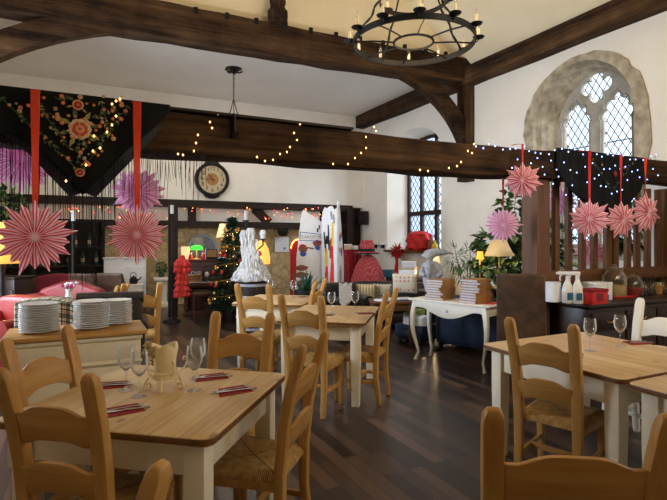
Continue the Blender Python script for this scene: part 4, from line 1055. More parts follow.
for k in range(4):
    a = 2*PI*k/4 + .62; d = Vector((math.cos(a), math.sin(a), 0)); pts = []; rr = []
    for i in range(25):
        q = i/24; pts.append(d*(R1 + (R2 - R1)*q + .012*math.sin(q*12)) + Vector((0, 0, ZU*q))); rr.append(.008 + .004 * abs(math.sin(q * 16)))
    MB().tube(pts, rr, 6).build('twisted_rod', 'iron', ch)
    MB().tube([d*R2 + Vector((0, 0, ZU)), d*.12 + Vector((0, 0, ZU + .35)), Vector((0, 0, ZU + .6))], .008, 6).build('upper_rod', 'iron', ch)
def candle_unit(R, z, a):
    d = Vector((math.cos(a), math.sin(a), 0)); p = d * (R + .035) + Vector((0, 0, z))
    q = MB().lathe([(.006, -.012), (.045, .004), (.052, .014), (.05, .016), (.012, .006)], 14, p).build('drip_pan', 'iron', ch)
    m = MB(); m.tube([d*R + Vector((0, 0, z - .02)), d*(R + .02) + Vector((0, 0, z - .03)), p + Vector((0, 0, -.01))], .006, 6); m.build('bracket', 'iron', q)
    m = MB(); m.lathe([(.014, .008), (.0135, .085), (.009, .09)], 10, p); m.build('candle_sleeve', 'candle_cream', ch)
    MB().lathe([(.006, .088), (.013, .105), (.012, .122), (.002, .15)], 10, p).build('bulb', 'bulb_glass', ch)
for k in range(12): candle_unit(R1, .02, 2*PI*k/12 + .1)
for k in range(6): candle_unit(R2, ZU + .02, 2*PI*k/6 + .3)
m = MB()
for k in range(34):
    z = ZU + .6 + k * .10; pts = [Vector((.018*math.cos(t)*(k % 2), .018*math.cos(t)*(1 - k % 2), z + .055*math.sin(t))) for t in [2*PI*i/10 for i in range(10)]]
    m.tube(pts, .005, 5, True)
m.build('chain', 'iron', ch)
point('chandelier_fill', cc + Vector((0, 0, .12)), 24, (1.0, 0.74, 0.42), .35)  # added warm fill, the candle bulbs themselves are unlit
# second, far pendant
pc = onY(233, 82, 9.6); pc = Vector((pc.x, 9.55, 4.79))
pd = thing('pendant_lamp', 'black iron pendant on a chain, hung from the flat ceiling', 'pendant lamp', pc)
m = MB(); m.lathe([(.02, -.10), (.05, -.06), (.05, -.02), (.16, 0), (.02, .0)], 14)
for k in range(6):
    a = k*PI/3; m.tube([(0, 0, -.05), (.10*math.cos(a), .10*math.sin(a), -.07), (.17*math.cos(a), .17*math.sin(a), -.035)], .014, 6)
m.build('ceiling_rose', 'iron', pd)
m = MB()
for k in range(7):
    z = -.12 - k * .07; m.tube([Vector((.014*math.cos(t)*(k % 2), .014*math.cos(t)*(1 - k % 2), z + .04*math.sin(t))) for t in [2*PI*i/8 for i in range(8)]], .006, 4, True)
m.build('chain', 'iron', pd)
m = MB()
for k in range(3):
    a = 2*PI*k/3 + .3; m.tube([(0, 0, -.58), (.07*math.cos(a), .07*math.sin(a), -.82), (.2*math.cos(a), .2*math.sin(a), -1.0)], .009, 6)
m.build('tripod_rod', 'iron', pd)
m = MB(); ring(m, .2, -1.0, .02, .04, 28); m.lathe([(.02, -1.12), (.1, -1.08), (.2, -1.02)], 20); m.build('lamp_bowl', 'iron', pd)
hk = onY(234, 116, 3.63)
m = MB(); m.tube([(hk.x, 3.64, 2.41), (hk.x, 3.615, 2.40), (hk.x, 3.615, 2.3), (hk.x + .01, 3.60, 2.24), (hk.x + .02, 3.59, 2.27)], .009, 6); m.box((hk.x, 3.636, 2.32), (.03, .02, .16))
tag(m.build('iron_hook', 'iron'), 'small black iron hook on the face of the low beam', 'hook')
# ============================================================ console, sofas and the far right
cn = thing('console_table', 'off white console table with cabriole legs carrying the menu stacks', 'table', XZ(1.465, 6.05), RZ(45))
MB().box((0, 0, .748), (1.10, .42, .024)).build('tabletop', 'creamer', cn, bevel=.008, seg=3)
n = 40; o = []
for i in range(n + 1):
    u = -1 + 2*i/n; d = .075 + .10 * max(0, math.cos(u * PI * .72)) ** 1.2 + .07 * max(0, (abs(u) - .88) / .12); o.append((u * .50, .736 - d))
MB().prism(o + [(.50, .736), (-.50, .736)], .02, 'XZ', -.19).build('apron', 'creamer', cn, bevel=.003)
m = MB(); m.tube([(0.008*math.cos(a), -.192, .645 + .014*math.sin(a)) for a in [2*PI*k/12 for k in range(12)]], .003, 5, True); m.build('keyhole_plate', 'iron', cn)
for sx in (-1, 1): MB().box((sx * .49, 0, .68), (.02, .34, .11)).build('apron', 'creamer', cn, bevel=.003)
MB().box((0, .18, .68), (.98, .02, .11)).build('apron', 'creamer', cn, bevel=.003)
for sx in (-1, 1):
    for sy in (-1, 1):
        pts = []; ws = []
        for i in range(15):
            q = i/14; off = .035*math.sin(q*PI*1.5 - .3) * (1 if q < .75 else 1) - .02 * q + (.05 * max(0, (.14 - (1-q)) / .14) if q > .86 else 0)
            pts.append((sx*(.475 + off), sy*(.165 + off*.6), .736*(1 - q))); ws.append(.062 - .034*min(1, q*1.25) + (.012 if q > .95 else 0))
        MB().rail(pts, ws, ws, (1, 0, 0)).build('cabriole_leg', 'creamer', cn, bevel=.006, seg=3, smooth=60)
def menus(x, z, n, lab, group):
    m0 = None
    for k in range(n):
        lb = f'tan covered menu, {ORD[n-1-k]} of the {lab}'
        loc = XZ(x + random.uniform(-.006, .006), z + random.uniform(-.006, .006), .7605 + k * .0305); rz = RZ(45 + random.uniform(-8, 8))
        if m0 is None:
            m0 = thing('menu', lb, 'menu', loc, rz, group)
            m = MB(); m.box((0, 0, .002), (.23, .32, .004)); m.box((0, 0, .028), (.23, .32, .004)); m.box((.113, 0, .015), (.005, .32, .028)); m.build('cover', 'tan_cover', m0, bevel=.0015)
            MB().box((-.004, 0, .015), (.212, .306, .0215)).build('pages', 'pages', m0)
        else: dup(m0, loc, rz, lb)
menus(1.315, 6.20, 8, 'stack beside the stone gnome', 'menus stacked on the console table')
menus(1.655, 5.86, 9, 'taller stack at the leather chair end of the console', 'menus stacked on the console table')
o = MB().box((0, 0, .001), (.16, .26, .002)).build('paper_sheet', 'coral', None, XZ(1.80, 5.78, .7605), RZ(40)); tag(o, 'coral paper sheet under the end of the taller menu stack', 'paper')
armchair('sofa', 'navy velvet sofa standing behind the white console table', XZ(2.19, 6.70), RZ(45), 1.5, .8, .74, 'navy', cat='sofa', nseat=2, arm_h=.55)
armchair('footstool', 'navy velvet footstool at the end of the navy sofa', XZ(1.19, 7.32), RZ(45), .5, .46, .20, 'navy', seat_h=.20, arms=False, cat='footstool', back_t=.12)
def cushion(loc, rot, w, h, th, mat, label, tilt=-.3):
    n = 14; vs = []; fs = []; uv = []
    for side in (1, -1):
        b = len(vs)
        for j in range(n + 1):
            for i in range(n + 1):
                u = -1 + 2*i/n; v = -1 + 2*j/n; e = (1 - u**4) * (1 - v**4); pinch = 1 - .06 * (1 - abs(u)) * abs(v)**3 - .06*(1 - abs(v))*abs(u)**3
                vs.append((u*w/2*(1 - .05*(1-abs(v))*0 - .04*abs(u)*(1 - v*v)), side*th/2*e**.6 , h/2 + v*h/2*(1 - .05*(1 - u*u)*abs(v))))
        for j in range(n):
            for i in range(n):
                a = b + j*(n+1) + i; q = (a, a+1, a+n+2, a+n+1); fs.append(q if side > 0 else q[::-1]); t4 = [(i/n, j/n), ((i+1)/n, j/n), ((i+1)/n, (j+1)/n), (i/n, (j+1)/n)]; uv.append(t4 if side > 0 else t4[::-1])
    R = Euler((tilt, 0, 0)).to_matrix(); vs = [R @ Vector(v) for v in vs]
    o = MB().add(vs, fs, None, uv).build('cushion', mat, None, loc, rot, smooth=60); return tag(o, label, 'cushion')
cushion(XZ(1.17, 7.25, .205), RZ(225), .40, .22, .18, 'paper', 'white cushion lying on the navy footstool', 0)
cushion(XZ(1.18, 7.26, .42), RZ(225), .30, .08, .20, 'lime', 'lime green cushion topping the white one under the console', 0)
armchair('sofa', 'black leather sofa with linen cushions below the far window', W(388, 8.75), RZ(195), 1.45, .8, .74, 'leather_dark', cat='sofa', nseat=2, arm_h=.6)
armchair('armchair', 'black leather armchair with a grey lace throw', W(345, 7.95), RZ(150), .62, .66, .80, 'leather_dark', arm_h=.56)
A2 = W(339, 7.55); B2 = W(352, 7.55)
def lace(u, v):
    p = A2 + (B2 - A2) * u
    if v < .3: q = p + fw * (.16 * (1 - v/.3)); z = .825
    else: q = p - fw * .02; z = .825 - (.36 - .2*abs(u - .4)) * (v - .3) / .7
    return Vector((q.x, q.y, z + .01*math.sin(u*14)))
drape('lace_throw', lace, 18, 12, 'lace', 'grey lace throw hanging over the black armchair', 'throw', .006)
cushion(W(367, 8.35, .46), RZ(195), .34, .32, .13, 'striped', 'striped beige linen cushion on the black sofa')
cushion(W(384, 8.4, .46), RZ(200), .32, .32, .13, 'pattern', 'grey patterned linen cushion on the black sofa')
cushion(W(405, 8.15, .62), RZ(190), .40, .34, .13, 'floral', 'large floral linen cushion propped on the arm of the black sofa')
ct = thing('side_table', 'brown wooden table holding magazines beside the black sofa', 'table', W(391, 7.25), RZ(0))
MB().box((0, 0, .605), (.62, .42, .03)).build('tabletop', 'brownX', ct, bevel=.004); MB().box((0, 0, .54), (.54, .34, .10)).build('apron', 'brownX', ct, bevel=.003)
for sx in (-1, 1):
    for sy in (-1, 1): MB().box((sx*.26, sy*.16, .30), (.05, .05, .60)).build('leg', 'brownZ', ct, bevel=.003)
for k, (px, z, hh, mm, lb) in enumerate(((386, 7.2, .62, 'paper', 'white magazine at the bottom of the pile on the brown table'), (387, 7.2, .632, 'pages', 'pale magazine on top of the pile on the brown table'), (402, 7.3, .62, 'teal', 'blue magazine on the brown table by the console'), (403, 7.3, .632, 'pages', 'grey magazine lying on the blue one'))):
    q = MB().box((0, 0, .006), (.22, .29, .011)).build('magazine', mm, None, W(px, z, hh + .0006), RZ(40 + 9*k), bevel=.002); tag(q, lb, 'magazine')
# chest behind the sofa with gnome etc
cb = thing('chest', 'low dark chest behind the black sofa below the window sill', 'chest', W(416, 9.7), RZ(63))
MB().box((0, 0, .40), (1.5, .42, .66)).build('carcass', 'mahogX', cb, bevel=.01); MB().box((0, 0, .745), (1.56, .46, .03)).build('lid', 'mahogX', cb, bevel=.006); MB().box((0, 0, .04), (1.45, .38, .07)).build('plinth', 'mahogX', cb)
def box_thing(name, loc, rot, d, mat, label, cat, lidmat=None):
    t = thing(name, label, cat, loc, rot)
    MB().box((0, 0, d[2]*.42), (d[0], d[1], d[2]*.84)).build('box_body', mat, t, bevel=.004)
    MB().box((0, 0, d[2]*.91), (d[0]*1.03, d[1]*1.03, d[2]*.18)).build('lid', lidmat or mat, t, bevel=.004); return t
box_thing('card_box', W(388, 9.9, .762), RZ(10), (.22, .2, .14), 'teal', 'teal card box beside the floral cushion', 'box')
box_thing('card_box', W(408, 9.5, .762), RZ(20), (.30, .22, .20), 'paper', 'white card box at the bottom beside the stone gnome', 'box', 'beige')
box_thing('card_box', W(409, 9.5, .966), RZ(14), (.26, .20, .12), 'pages', 'grey card box stacked on the white box', 'box', 'paper')
# stone gnome on a plinth
gs = thing('plant_stand', 'dark wooden stand under the stone gnome', 'stand', W(431, 6.85))
MB().lathe([(.17, .78), (.18, .79), (.18, .80), (.17, .81)], 20).build('tabletop', 'mahogX', gs); MB().lathe([(.15, 0), (.14, .03), (.03, .06), (.025, .4), (.035, .78)], 14).build('column', 'mahogZ', gs)
gn = thing('garden_gnome', 'grey stone gnome with a drooping pointed hat behind the menus', 'statue', W(431, 6.85, .8105), RZ(0))
def metal_skin(name, verts, edges, radii, mat, parent, loc=(0, 0, 0), rotz=0, sub=2):
    me = bpy.data.meshes.new(name); me.from_pydata(verts, edges, []); ob = bpy.data.objects.new(name, me); C.objects.link(ob)
    md = ob.modifiers.new('skin', 'SKIN'); me.skin_vertices[0].data[0].use_root = True
    for k, r in enumerate(radii): me.skin_vertices[0].data[k].radius = (r, r) if not isinstance(r, tuple) else r
    sb_ = ob.modifiers.new('sub', 'SUBSURF'); sb_.levels = sub; sb_.render_levels = sub
    dg = bpy.context.evaluated_depsgraph_get(); m2 = bpy.data.meshes.new_from_object(ob.evaluated_get(dg)); bpy.data.objects.remove(ob)
    m2.materials.clear(); m2.materials.append(M[mat]); m2.polygons.foreach_set('use_smooth', [True]*len(m2.polygons))
    o = bpy.data.objects.new(name, m2); C.objects.link(o); o.location = loc; o.rotation_euler = (0, 0, rotz)
    if parent: o.parent = parent
    return o
gv = [(0, 0, .10), (0, 0, .20), (-.01, -.02, .32), (-.03, -.03, .40), (-.10, -.04, .30), (-.15, -.10, .22), (-.10, -.15, .20), (.09, -.03, .30), (.12, -.10, .21), (.05, -.14, .20), (-.07, -.13, .06), (-.08, -.21, .04), (.07, -.13, .06), (.08, -.21, .04)]
ge = [(0, 1), (1, 2), (2, 3), (2, 4), (4, 5), (5, 6), (2, 7), (7, 8), (8, 9), (0, 10), (10, 11), (0, 12), (12, 13)]
metal_skin('body', gv, ge, [.11, .115, .09, .075, .05, .04, .03, .05, .04, .03, .055, .045, .055, .045], 'statue', gn)
m = MB(); hp = [(-.06, -.03, .42), (-.03, -.03, .475), (.04, -.03, .505), (.13, -.03, .51), (.20, -.03, .505), (.29, -.03, .495)]; m.tube(hp, [.092, .078, .060, .042, .026, .006], 14); m.build('hat', 'statue', gn, smooth=60)
m = MB(); m.tube([(-.05, -.10, .38), (-.06, -.13, .30), (-.06, -.13, .22), (-.055, -.13, .16)], [.05, .055, .04, .008], 12); m.build('beard', 'statue', gn, smooth=60)
m = MB(); m.ball((-.045, -.115, .405), .02, 10); m.build('nose', 'statue', gn, smooth=60)
# lamps
def shade_lamp(label, loc, sh_r0, sh_r1, sh_z0, sh_z1, mat, base_mat, power, floor=False, pole=.012, pleats=0, col=(1, .72, .38)):
    t = thing('floor_lamp' if floor else 'table_lamp', label, 'lamp', loc)
    br = max(.08, sh_r0 * .45)
    MB().lathe([(br, 0), (br, .015), (br*.3, .035), (pole, .06), (pole, sh_z0*.35), (pole*1.9, sh_z0*.5), (pole, sh_z0*.65), (pole, sh_z0 + .02)], 18).build('base', base_mat, t, smooth=50)
    n = 48; pr = [(sh_r0, sh_z0), (sh_r0 * .62 + sh_r1 * .38 - .01, sh_z0 + (sh_z1 - sh_z0)*.45), (sh_r1, sh_z1)]; secs = []
    for r, z in pr: secs.append([((r + (.006*(k % 2) if pleats else 0))*math.cos(2*PI*k/n), (r + (.006*(k % 2) if pleats else 0))*math.sin(2*PI*k/n), z) for k in range(n)])
    MB().loft(secs, caps=False).build('lamp_shade', mat, t, smooth=50, thick=.003)
    MB().ball((0, 0, (sh_z0*.6 + sh_z1*.4)), .028, 12).build('bulb', 'flame', t)
    if power: point('lamp_light', Vector((0, 0, sh_z0 + .02)), power, col, .05, t)
    return t
st = thing('side_table', 'round dark table under the parchment lamp by the wall', 'table', W(494, 7.75))
MB().lathe([(.30, .72), (.31, .73), (.31, .745), (.30, .75)], 28).build('tabletop', 'mahogX', st); MB().lathe([(.2, 0), (.18, .03), (.03, .06), (.03, .4), (.05, .72)], 16).build('column', 'mahogZ', st)
shade_lamp('parchment shaded lamp below the bright pink star', W(499, 7.72, .7505), .22, .10, .49, .74, 'lit_parchment', 'gold', 5, pleats=1)
shade_lamp('small amber glass lamp glowing among the leaves', W(480, 7.75, .7505), .065, .045, .44, .56, 'flame', 'gold', 3)
shade_lamp('low lit lamp glowing on the wall behind the stone gnome', W(434, 9.3, .7605), .12, .08, .30, .50, 'lit_cream', 'gold', 16)
shade_lamp('floor lamp with a big yellow shade at the very edge of the frame', W(2, 6.2), .24, .17, 1.20, 1.70, 'lit_yellow', 'iron', 10, True, .028)
shade_lamp('cream shaded lamp glowing behind the christmas tree top', W(225, 10.75), .19, .11, 1.54, 1.83, 'lit_cream', 'gold', 7, True)
# ------------------------------------------------------------ plants
def leafy(name, label, loc, stems, nleaf, L, wd, mat, pot_r, pot_h, potmat, fn, cat='plant'):
    t = thing(name, label, cat, loc)
    MB().lathe([(pot_r*.72, 0), (pot_r, pot_h*.9), (pot_r*1.08, pot_h*.92), (pot_r*1.08, pot_h), (pot_r*.9, pot_h), (pot_r*.88, pot_h*.9), (0, pot_h*.9)], 22).build('pot', potmat, t)
    m = MB(); tips = []
    for s in stems:
        m.tube(s, [.010] * (len(s) - 1) + [.004], 6); tips.append(s)
    m.build('stem', 'brownZ', t)
    m = MB()
    for k in range(nleaf):
        c, d = fn(); c = Vector(c); c.x = min(c.x, 6.58 - t.location.x)
        m.leaf(c, d, (random.uniform(-.3, .3), random.uniform(-.3, .3), 1), L*random.uniform(.7, 1.2), wd*random.uniform(.7, 1.2), 0 if k % 4 else 1, random.uniform(.1, .4), wd > .06)
    tag(m.build('foliage', [mat, 'lightleaf' if mat == 'green' else mat], t), kind='stuff')
    return t
def blob(cs):
    def f():
        c, r = random.choice(cs); v = Vector((random.gauss(0, 1), random.gauss(0, 1), random.gauss(0, 1))).normalized() * random.uniform(.3, 1) ** .5
        p = Vector((c[0] + v.x*r[0], c[1] + v.y*r[1], c[2] + v.z*r[2])); d = v + Vector((0, 0, random.uniform(-.9, .1))); return p, d
    return f
random.seed(21)
R_ = Vector((ca, -sa, 0))                                 # along the picture plane
def rel(dx, z): v = R_ * dx; return (v.x, v.y, z)
leafy('ficus_plant', 'tall leafy plant climbing beside the oak post', W(514, 7.95), [[(0, 0, .3), rel(-.05, .9), rel(.0, 1.6), rel(.02, 2.2)], [(0, 0, .3), rel(.2, .9), rel(.3, 1.5)], [(0, 0, .3), rel(-.25, .8), rel(-.4, 1.2)]], 760, .15, .115, 'green', .2, .36, 'terracotta',
      blob([(rel(-.02, 1.95), (.22, .22, .32)), (rel(.12, 1.6), (.26, .26, .3)), (rel(.1, 1.2), (.36, .3, .3)), (rel(-.30, 1.05), (.36, .3, .2)), (rel(-.38, 1.38), (.2, .2, .22)), (rel(.3, 1.4), (.2, .2, .35))]))
leafy('bamboo_palm', 'feathery green palm between the gnome and the amber lamp', W(467, 8.0), [[(0, 0, .3), rel(-.1, .9), rel(-.2, 1.38)], [(0, 0, .3), rel(.05, .9), rel(.05, 1.42)], [(0, 0, .3), rel(.15, .9), rel(.2, 1.2)]], 300, .16, .022, 'palm', .16, .32, 'terracotta',
      blob([(rel(-.18, 1.2), (.18, .16, .2)), (rel(.05, 1.22), (.2, .18, .2)), (rel(-.0, .98), (.26, .2, .2)), (rel(.2, 1.0), (.16, .16, .2))]))
leafy('house_plant', 'green plant growing behind the slatted screen', W(552, 7.2), [[(0, 0, .3), (.05, 0, 1.0)]], 170, .12, .08, 'green', .17, .4, 'terracotta', blob([((0, 0, 1.15), (.3, .3, .22)), ((.1, 0, 1.5), (.2, .2, .25))]))
leafy('house_plant', 'leafy plant behind the end slats of the screen, above the small bottles', W(646, 6.40), [[(0, 0, .3), (-.05, 0, 1.2)]], 130, .13, .09, 'green', .18, .4, 'terracotta', blob([((-.22, 0.10, 1.6), (.14, .1, .28))]))
leafy('house_plant', 'dark leafy plant at the edge of the frame behind the violet star', W(3, 8.6), [[(0, 0, .3), (.05, 0, 1.5), (0, 0, 2.2)]], 380, .14, .075, 'green', .2, .4, 'terracotta', blob([((0, 0, 2.0), (.32, .32, .35)), (rel(.12, 1.75), (.28, .25, .25))]))
leafy('potted_plant', 'small green plant in a pot on the white pedestal', W(161.5, 11.2, .6605), [[(0, 0, .1), (0, 0, .25)]], 130, .07, .05, 'green', .075, .13, 'agave', blob([((0, 0, .22), (.11, .11, .10))]))
ag = thing('agave_plant', 'spiky agave in a tall dark pot before the painted boards', 'plant', W(306, 7.5))
MB().lathe([(.12, 0), (.17, .68), (.18, .70), (.18, .74), (.15, .74), (.14, .68), (0, .68)], 22).build('pot', 'black', ag)
for k in range(26):
    a = k * 2.4; e = .25 + 1.15 * (k / 26); L = random.uniform(.34, .46); d = Vector((math.cos(a)*math.cos(e), math.sin(a)*math.cos(e), math.sin(e))); up = Vector((0, 0, 1)); sd = d.cross(up).normalized(); secs = []
    for i in range(7):
        q = i/6; w_ = .034*(1 - q**1.6) + .0015; c = Vector((0, 0, .68)) + d*L*q + Vector((0, 0, -.05*q*q)); nn = sd.cross(d); secs.append([c - sd*w_, c - nn*.006, c + sd*w_, c + nn*.010*(1 - q)])
    MB().loft(secs).build('leaf', 'agave', ag, smooth=50)
# ============================================================ counter by the screen
CY0, CY1, CX0, CX1, CHT = 3.27, 3.75, 4.42, 6.62, .85
ctr = thing('counter', 'dark carved wooden counter below the slatted screen', 'counter', ((CX0 + CX1)/2, (CY0 + CY1)/2, 0))
cw, cd = CX1 - CX0, CY1 - CY0
MB().box((0, .01, .40), (cw - .06, cd - .05, .80)).build('carcass', 'mahogX', ctr, bevel=.006)
MB().box((0, 0, CHT - .02), (cw, cd, .04)).build('worktop', 'mahogX', ctr, bevel=.008)
for k in range(4):
    x = -cw/2 + .05 + (cw - .1) * (k + .5) / 4; w_ = (cw - .1)/4 - .03
    d = MB().box((x, -cd/2 + .02, .68), (w_, .025, .16)).build('drawer', 'mahogX', ctr, bevel=.006)
    m = MB(); m.tube([(x + .05*math.cos(a), -cd/2 - .006 - .012*math.sin(a)*0, .68 - .02*math.sin(a)) for a in [PI*i/8 for i in range(9)]], .005, 6); m.build('drop_handle', 'gold', d)
    d = MB().box((x, -cd/2 + .02, .33), (w_, .025, .48)).build('door', 'mahogZ', ctr, bevel=.006)
    MB().box((x, -cd/2 + .008, .33), (w_*.65, .012, .34)).build('raised_panel', 'mahogZ', d, bevel=.005)
def on(px, z): p = W(px, z, CHT + .0006); p.y = min(p.y, CY1 - .12); return p
pr = thing('paper_roll', 'white paper roll standing at the near end of the counter', 'paper roll', on(552.5, 5.2))
MB().lathe([(.022, 0), (.072, 0), (.075, .004), (.075, .20), (.072, .204), (.022, .204)], 28).build('paper', 'paper', pr); MB().lathe([(.02, 0), (.022, .0), (.022, .203), (.019, .203)], 16).build('core', 'tan_cover', pr)
def spray(px, z, label, rot):
    t = thing('spray_bottle', label, 'spray bottle', on(px, z), rot, 'white spray bottles on the counter')
    MB().lathe([(.04, 0), (.046, .01), (.046, .10), (.036, .15), (.018, .19), (.014, .215)], 20, (0, 0, 0)).build('bottle', 'white', t, smooth=50)
    MB().box((0, -.0455, .06), (.045, .004, .06)).build('label', 'teal', t)
    m = MB(); m.lathe([(.017, .205), (.017, .235)], 12); m.box((-.03, 0, .25), (.10, .024, .03)); m.box((-.085, 0, .25), (.02, .018, .018)); m.rail([(-.05, 0, .24), (-.065, 0, .215), (-.06, 0, .185)], .012, .012, (0, 1, 0)); m.build('trigger_head', 'white', t, bevel=.003)
    t.scale = (1.2, 1.2, 1.2)
spray(567.5, 5.08, 'white spray bottle next to the paper roll', RZ(0)); spray(577.5, 5.04, 'white spray bottle next to the red box', RZ(8))
rb = thing('red_box', 'dark red lidded box on the counter', 'box', on(593.5, 5.03), 0)
MB().box((0, 0, .065), (.235, .15, .13)).build('box_body', 'red', rb, bevel=.006); MB().box((0, 0, .135), (.245, .16, .03)).build('lid', 'red_napkin', rb, bevel=.004); MB().box((-.01, -.076, .07), (.10, .004, .075)).build('front_panel', 'crimson', rb)
box_thing('white_tub', on(597, 5.35), 0, (.26, .17, .19), 'white', 'white tub behind the red box', 'tub')
def jar(px, z, r, h, label, fill, lid='glass'):
    t = thing('glass_jar', label, 'jar', on(px, z))
    MB().lathe([(r*.9, 0), (r, .02), (r, h*.62), (r*.72, h*.78), (r*.62, h*.82), (r*.66, h*.84)], 28).build('jar_body', 'jar_glass', t, smooth=60)
    if fill: MB().lathe([(0, .006), (r*.88, .006), (r*.95, .03), (r*.95, h*.36), (0, h*.36)], 24).build('contents', fill, t)
    MB().lathe([(r*.7, h*.84), (r*.72, h*.87), (r*.4, h*.91), (r*.16, h*.93), (r*.2, h*.97), (r*.12, h), (0, h)], 24).build('lid', 'jar_glass', t, smooth=60)
    return t
jar(606, 5.72, .125, .36, 'tall glass jar behind the red box', 'beige')
jar(626, 5.85, .105, .25, 'squat glass jar of red relish on the tray', 'red_napkin')
tb_ = thing('tin', 'white tin with a blue foot beside the red box', 'tin', on(605.5, 5.32))
MB().lathe([(.03, 0), (.034, .005), (.034, .06), (.03, .06)], 18).build('blue_foot', 'blue_paint', tb_); MB().lathe([(.031, .06), (.031, .185), (.028, .19), (0, .19)], 18).build('tube', 'pages', tb_)
q = MB().lathe([(.0, .0), (.19, .0), (.2, .014), (.19, .016), (.17, .006), (0, .006)], 32, sx=1.25, sy=.55).build('tray', 'red', None, W(621, 5.62, CHT + .0006)); tag(q, 'red oval tray at the foot of the relish jar', 'tray')
b0 = None
for k, (px, z) in enumerate(((638, 5.95), (642.5, 5.86), (646, 6.0), (649.5, 5.9), (658, 6.08), (662, 5.98), (665.5, 6.12), (670, 6.05))):
    lb = 'small dark oil and vinegar cruet bottle, ' + ('first' if k == 0 else ORD[k]) + ' along from the relish jar'
    p = on(px, z); p.y = min(p.y, 3.62)
    if b0 is None:
        b0 = thing('cruet_bottle', lb, 'bottle', p, 0, 'cruet bottles on the counter')
        MB().lathe([(.028, 0), (.032, .004), (.032, .07), (.014, .11), (.011, .15), (.013, .152), (.013, .158)], 16).build('bottle', 'jar_glass', b0, smooth=60)
        MB().lathe([(0, .004), (.029, .004), (.029, .06), (0, .06)], 14).build('contents', 'black', b0); MB().lathe([(.009, .15), (.009, .175), (.004, .19), (.004, .215)], 10).build('pourer', 'iron', b0)
    else: dup(b0, p, 0, lb)
bk = thing('basket', 'small tan basket of sachets between the cruet bottles', 'basket', on(653.5, 6.02)); bk.location.y = 3.62
MB().lathe([(.04, 0), (.05, .1), (.053, .1), (.043, -.0)], 20).build('basket_body', 'tan_cover', bk)
m = MB()
for k in range(9): m.box((.03*math.cos(k*2.4), .02*math.sin(k*2.4), .10), (.03, .006, .06), (.2*math.sin(k), .2*math.cos(k), k))
tag(m.build('sachets', 'beige', bk), kind='stuff')
# ============================================================ far end of the hall
def cab(name, label, cat, loc, rot, w, d, h, mat, nd, ndr=0, top=None, knob='gold'):
    t = thing(name, label, cat, loc, rot)
    MB().box((0, 0, h/2), (w, d, h - .04)).build('carcass', mat, t, bevel=.005); MB().box((0, -.005, h - .015), (w + .05, d + .04, .03)).build('top', top or mat, t, bevel=.005)
    for k in range(nd):
        x = -w/2 + w*(k + .5)/nd; dd = MB().box((x, -d/2 - .008, h*.45), (w/nd - .03, .02, h*.74)).build('door', mat, t, bevel=.004)
        MB().ball((x + (w/nd*.35 if k % 2 == 0 else -w/nd*.35), -d/2 - .03, h*.5), .018, 10).build('knob', knob, dd)
    return t
cab('cabinet', 'red brown wooden cabinet beside the yellow lamp', 'cabinet', W(10, 7.2), RZ(10), .5, .4, .97, 'mahogZ', 2)
cab('cupboard', 'white painted cupboard by the white pedestal', 'cupboard', W(125, 10.75), RZ(-24), .82, .4, 1.12, 'paper', 2)
stl = cab('cupboard', 'low white painted cupboard carrying the kettle', 'cupboard', W(134, 10.2), RZ(-22), .32, .3, .60, 'creamer', 1)
kt = thing('kettle', 'dark kettle standing on the low white cupboard', 'kettle', W(133.5, 10.2, .6005))
MB().lathe([(.07, 0), (.08, .02), (.075, .1), (.04, .14), (.015, .15), (.012, .165), (0, .168)], 18).build('kettle_body', 'iron', kt); MB().tube([(.06, 0, .06), (.12, 0, .09), (.15, 0, .14)], [.02, .014, .01], 8).build('spout', 'iron', kt); MB().tube([(-.05, 0, .12), (-.06, 0, .2), (0, 0, .23), (.05, 0, .2), (.045, 0, .12)], .007, 6).build('handle', 'iron', kt)
bs = thing('bar_shelf', 'dark wooden bar shelving behind the black fringe', 'shelf', W(52, 10.25), 0)
for x in (-.95, -.32, .32, .95): MB().box((x, 0, .95), (.05, .36, 1.9)).build('upright', 'darkZ', bs)
for z in (.04, .55, .95, 1.32, 1.88): MB().box((0, 0, z), (1.94, .34, .04)).build('shelf_board', 'darkX', bs)
MB().box((0, .16, .95), (1.9, .02, 1.86)).build('back_board', 'darkX', bs)
k0 = None
random.seed(31)
for k in range(14):
    x = -.85 + k * .128; z = .9706 if k % 2 else 1.3406; p = Vector(W(52, 10.25)) + Vector((x, -.02, z)); lb = f'dark glass bottle on the {"lower" if k % 2 else "upper"} bar shelf behind the fringe'
    if k0 is None:
        k0 = thing('wine_bottle', lb, 'bottle', p, 0, 'bottles on the bar shelf'); MB().lathe([(.035, 0), (.037, .01), (.037, .18), (.014, .24), (.013, .3), (.015, .305)], 14).build('bottle', 'agave', k0, smooth=60); MB().lathe([(.0375, .06), (.0375, .14)], 14).build('label', 'beige', k0)
    else:
        dup(k0, p, 0, lb)
pe = thing('pedestal', 'white classical column pedestal with a small plant', 'pedestal', W(161.5, 11.2))
MB().box((0, 0, .03), (.34, .34, .06)).build('base_block', 'creamer', pe, bevel=.006); MB().lathe([(.15, .06), (.155, .08), (.13, .10), (.12, .12), (.11, .55), (.12, .57), (.14, .59)], 24).build('shaft', 'creamer', pe); MB().box((0, 0, .625), (.32, .32, .07)).build('capital', 'creamer', pe, bevel=.008)
def candle_stand(px, z, top, label, ch=.16):
    t = thing('candle_stand', label, 'candle stand', W(px, z)); h = top - ch
    MB().lathe([(.16, 0), (.15, .03), (.04, .06), (.025, .1), (.022, h*.5), (.035, h*.52), (.022, h*.55), (.022, h - .03), (.06, h - .015), (.06, h), (0, h)], 16).build('pole', 'iron', t); MB().lathe([(.033, h), (.034, h + ch), (.0, h + ch - .005)], 14).build('candle', 'wax', t); return t
candle_stand(73, 7.6, 1.93, 'tall black candle stand between the two striped stars')
candle_stand(172, 9.15, 2.12, 'tall black candle stand before the dark post by the piano')
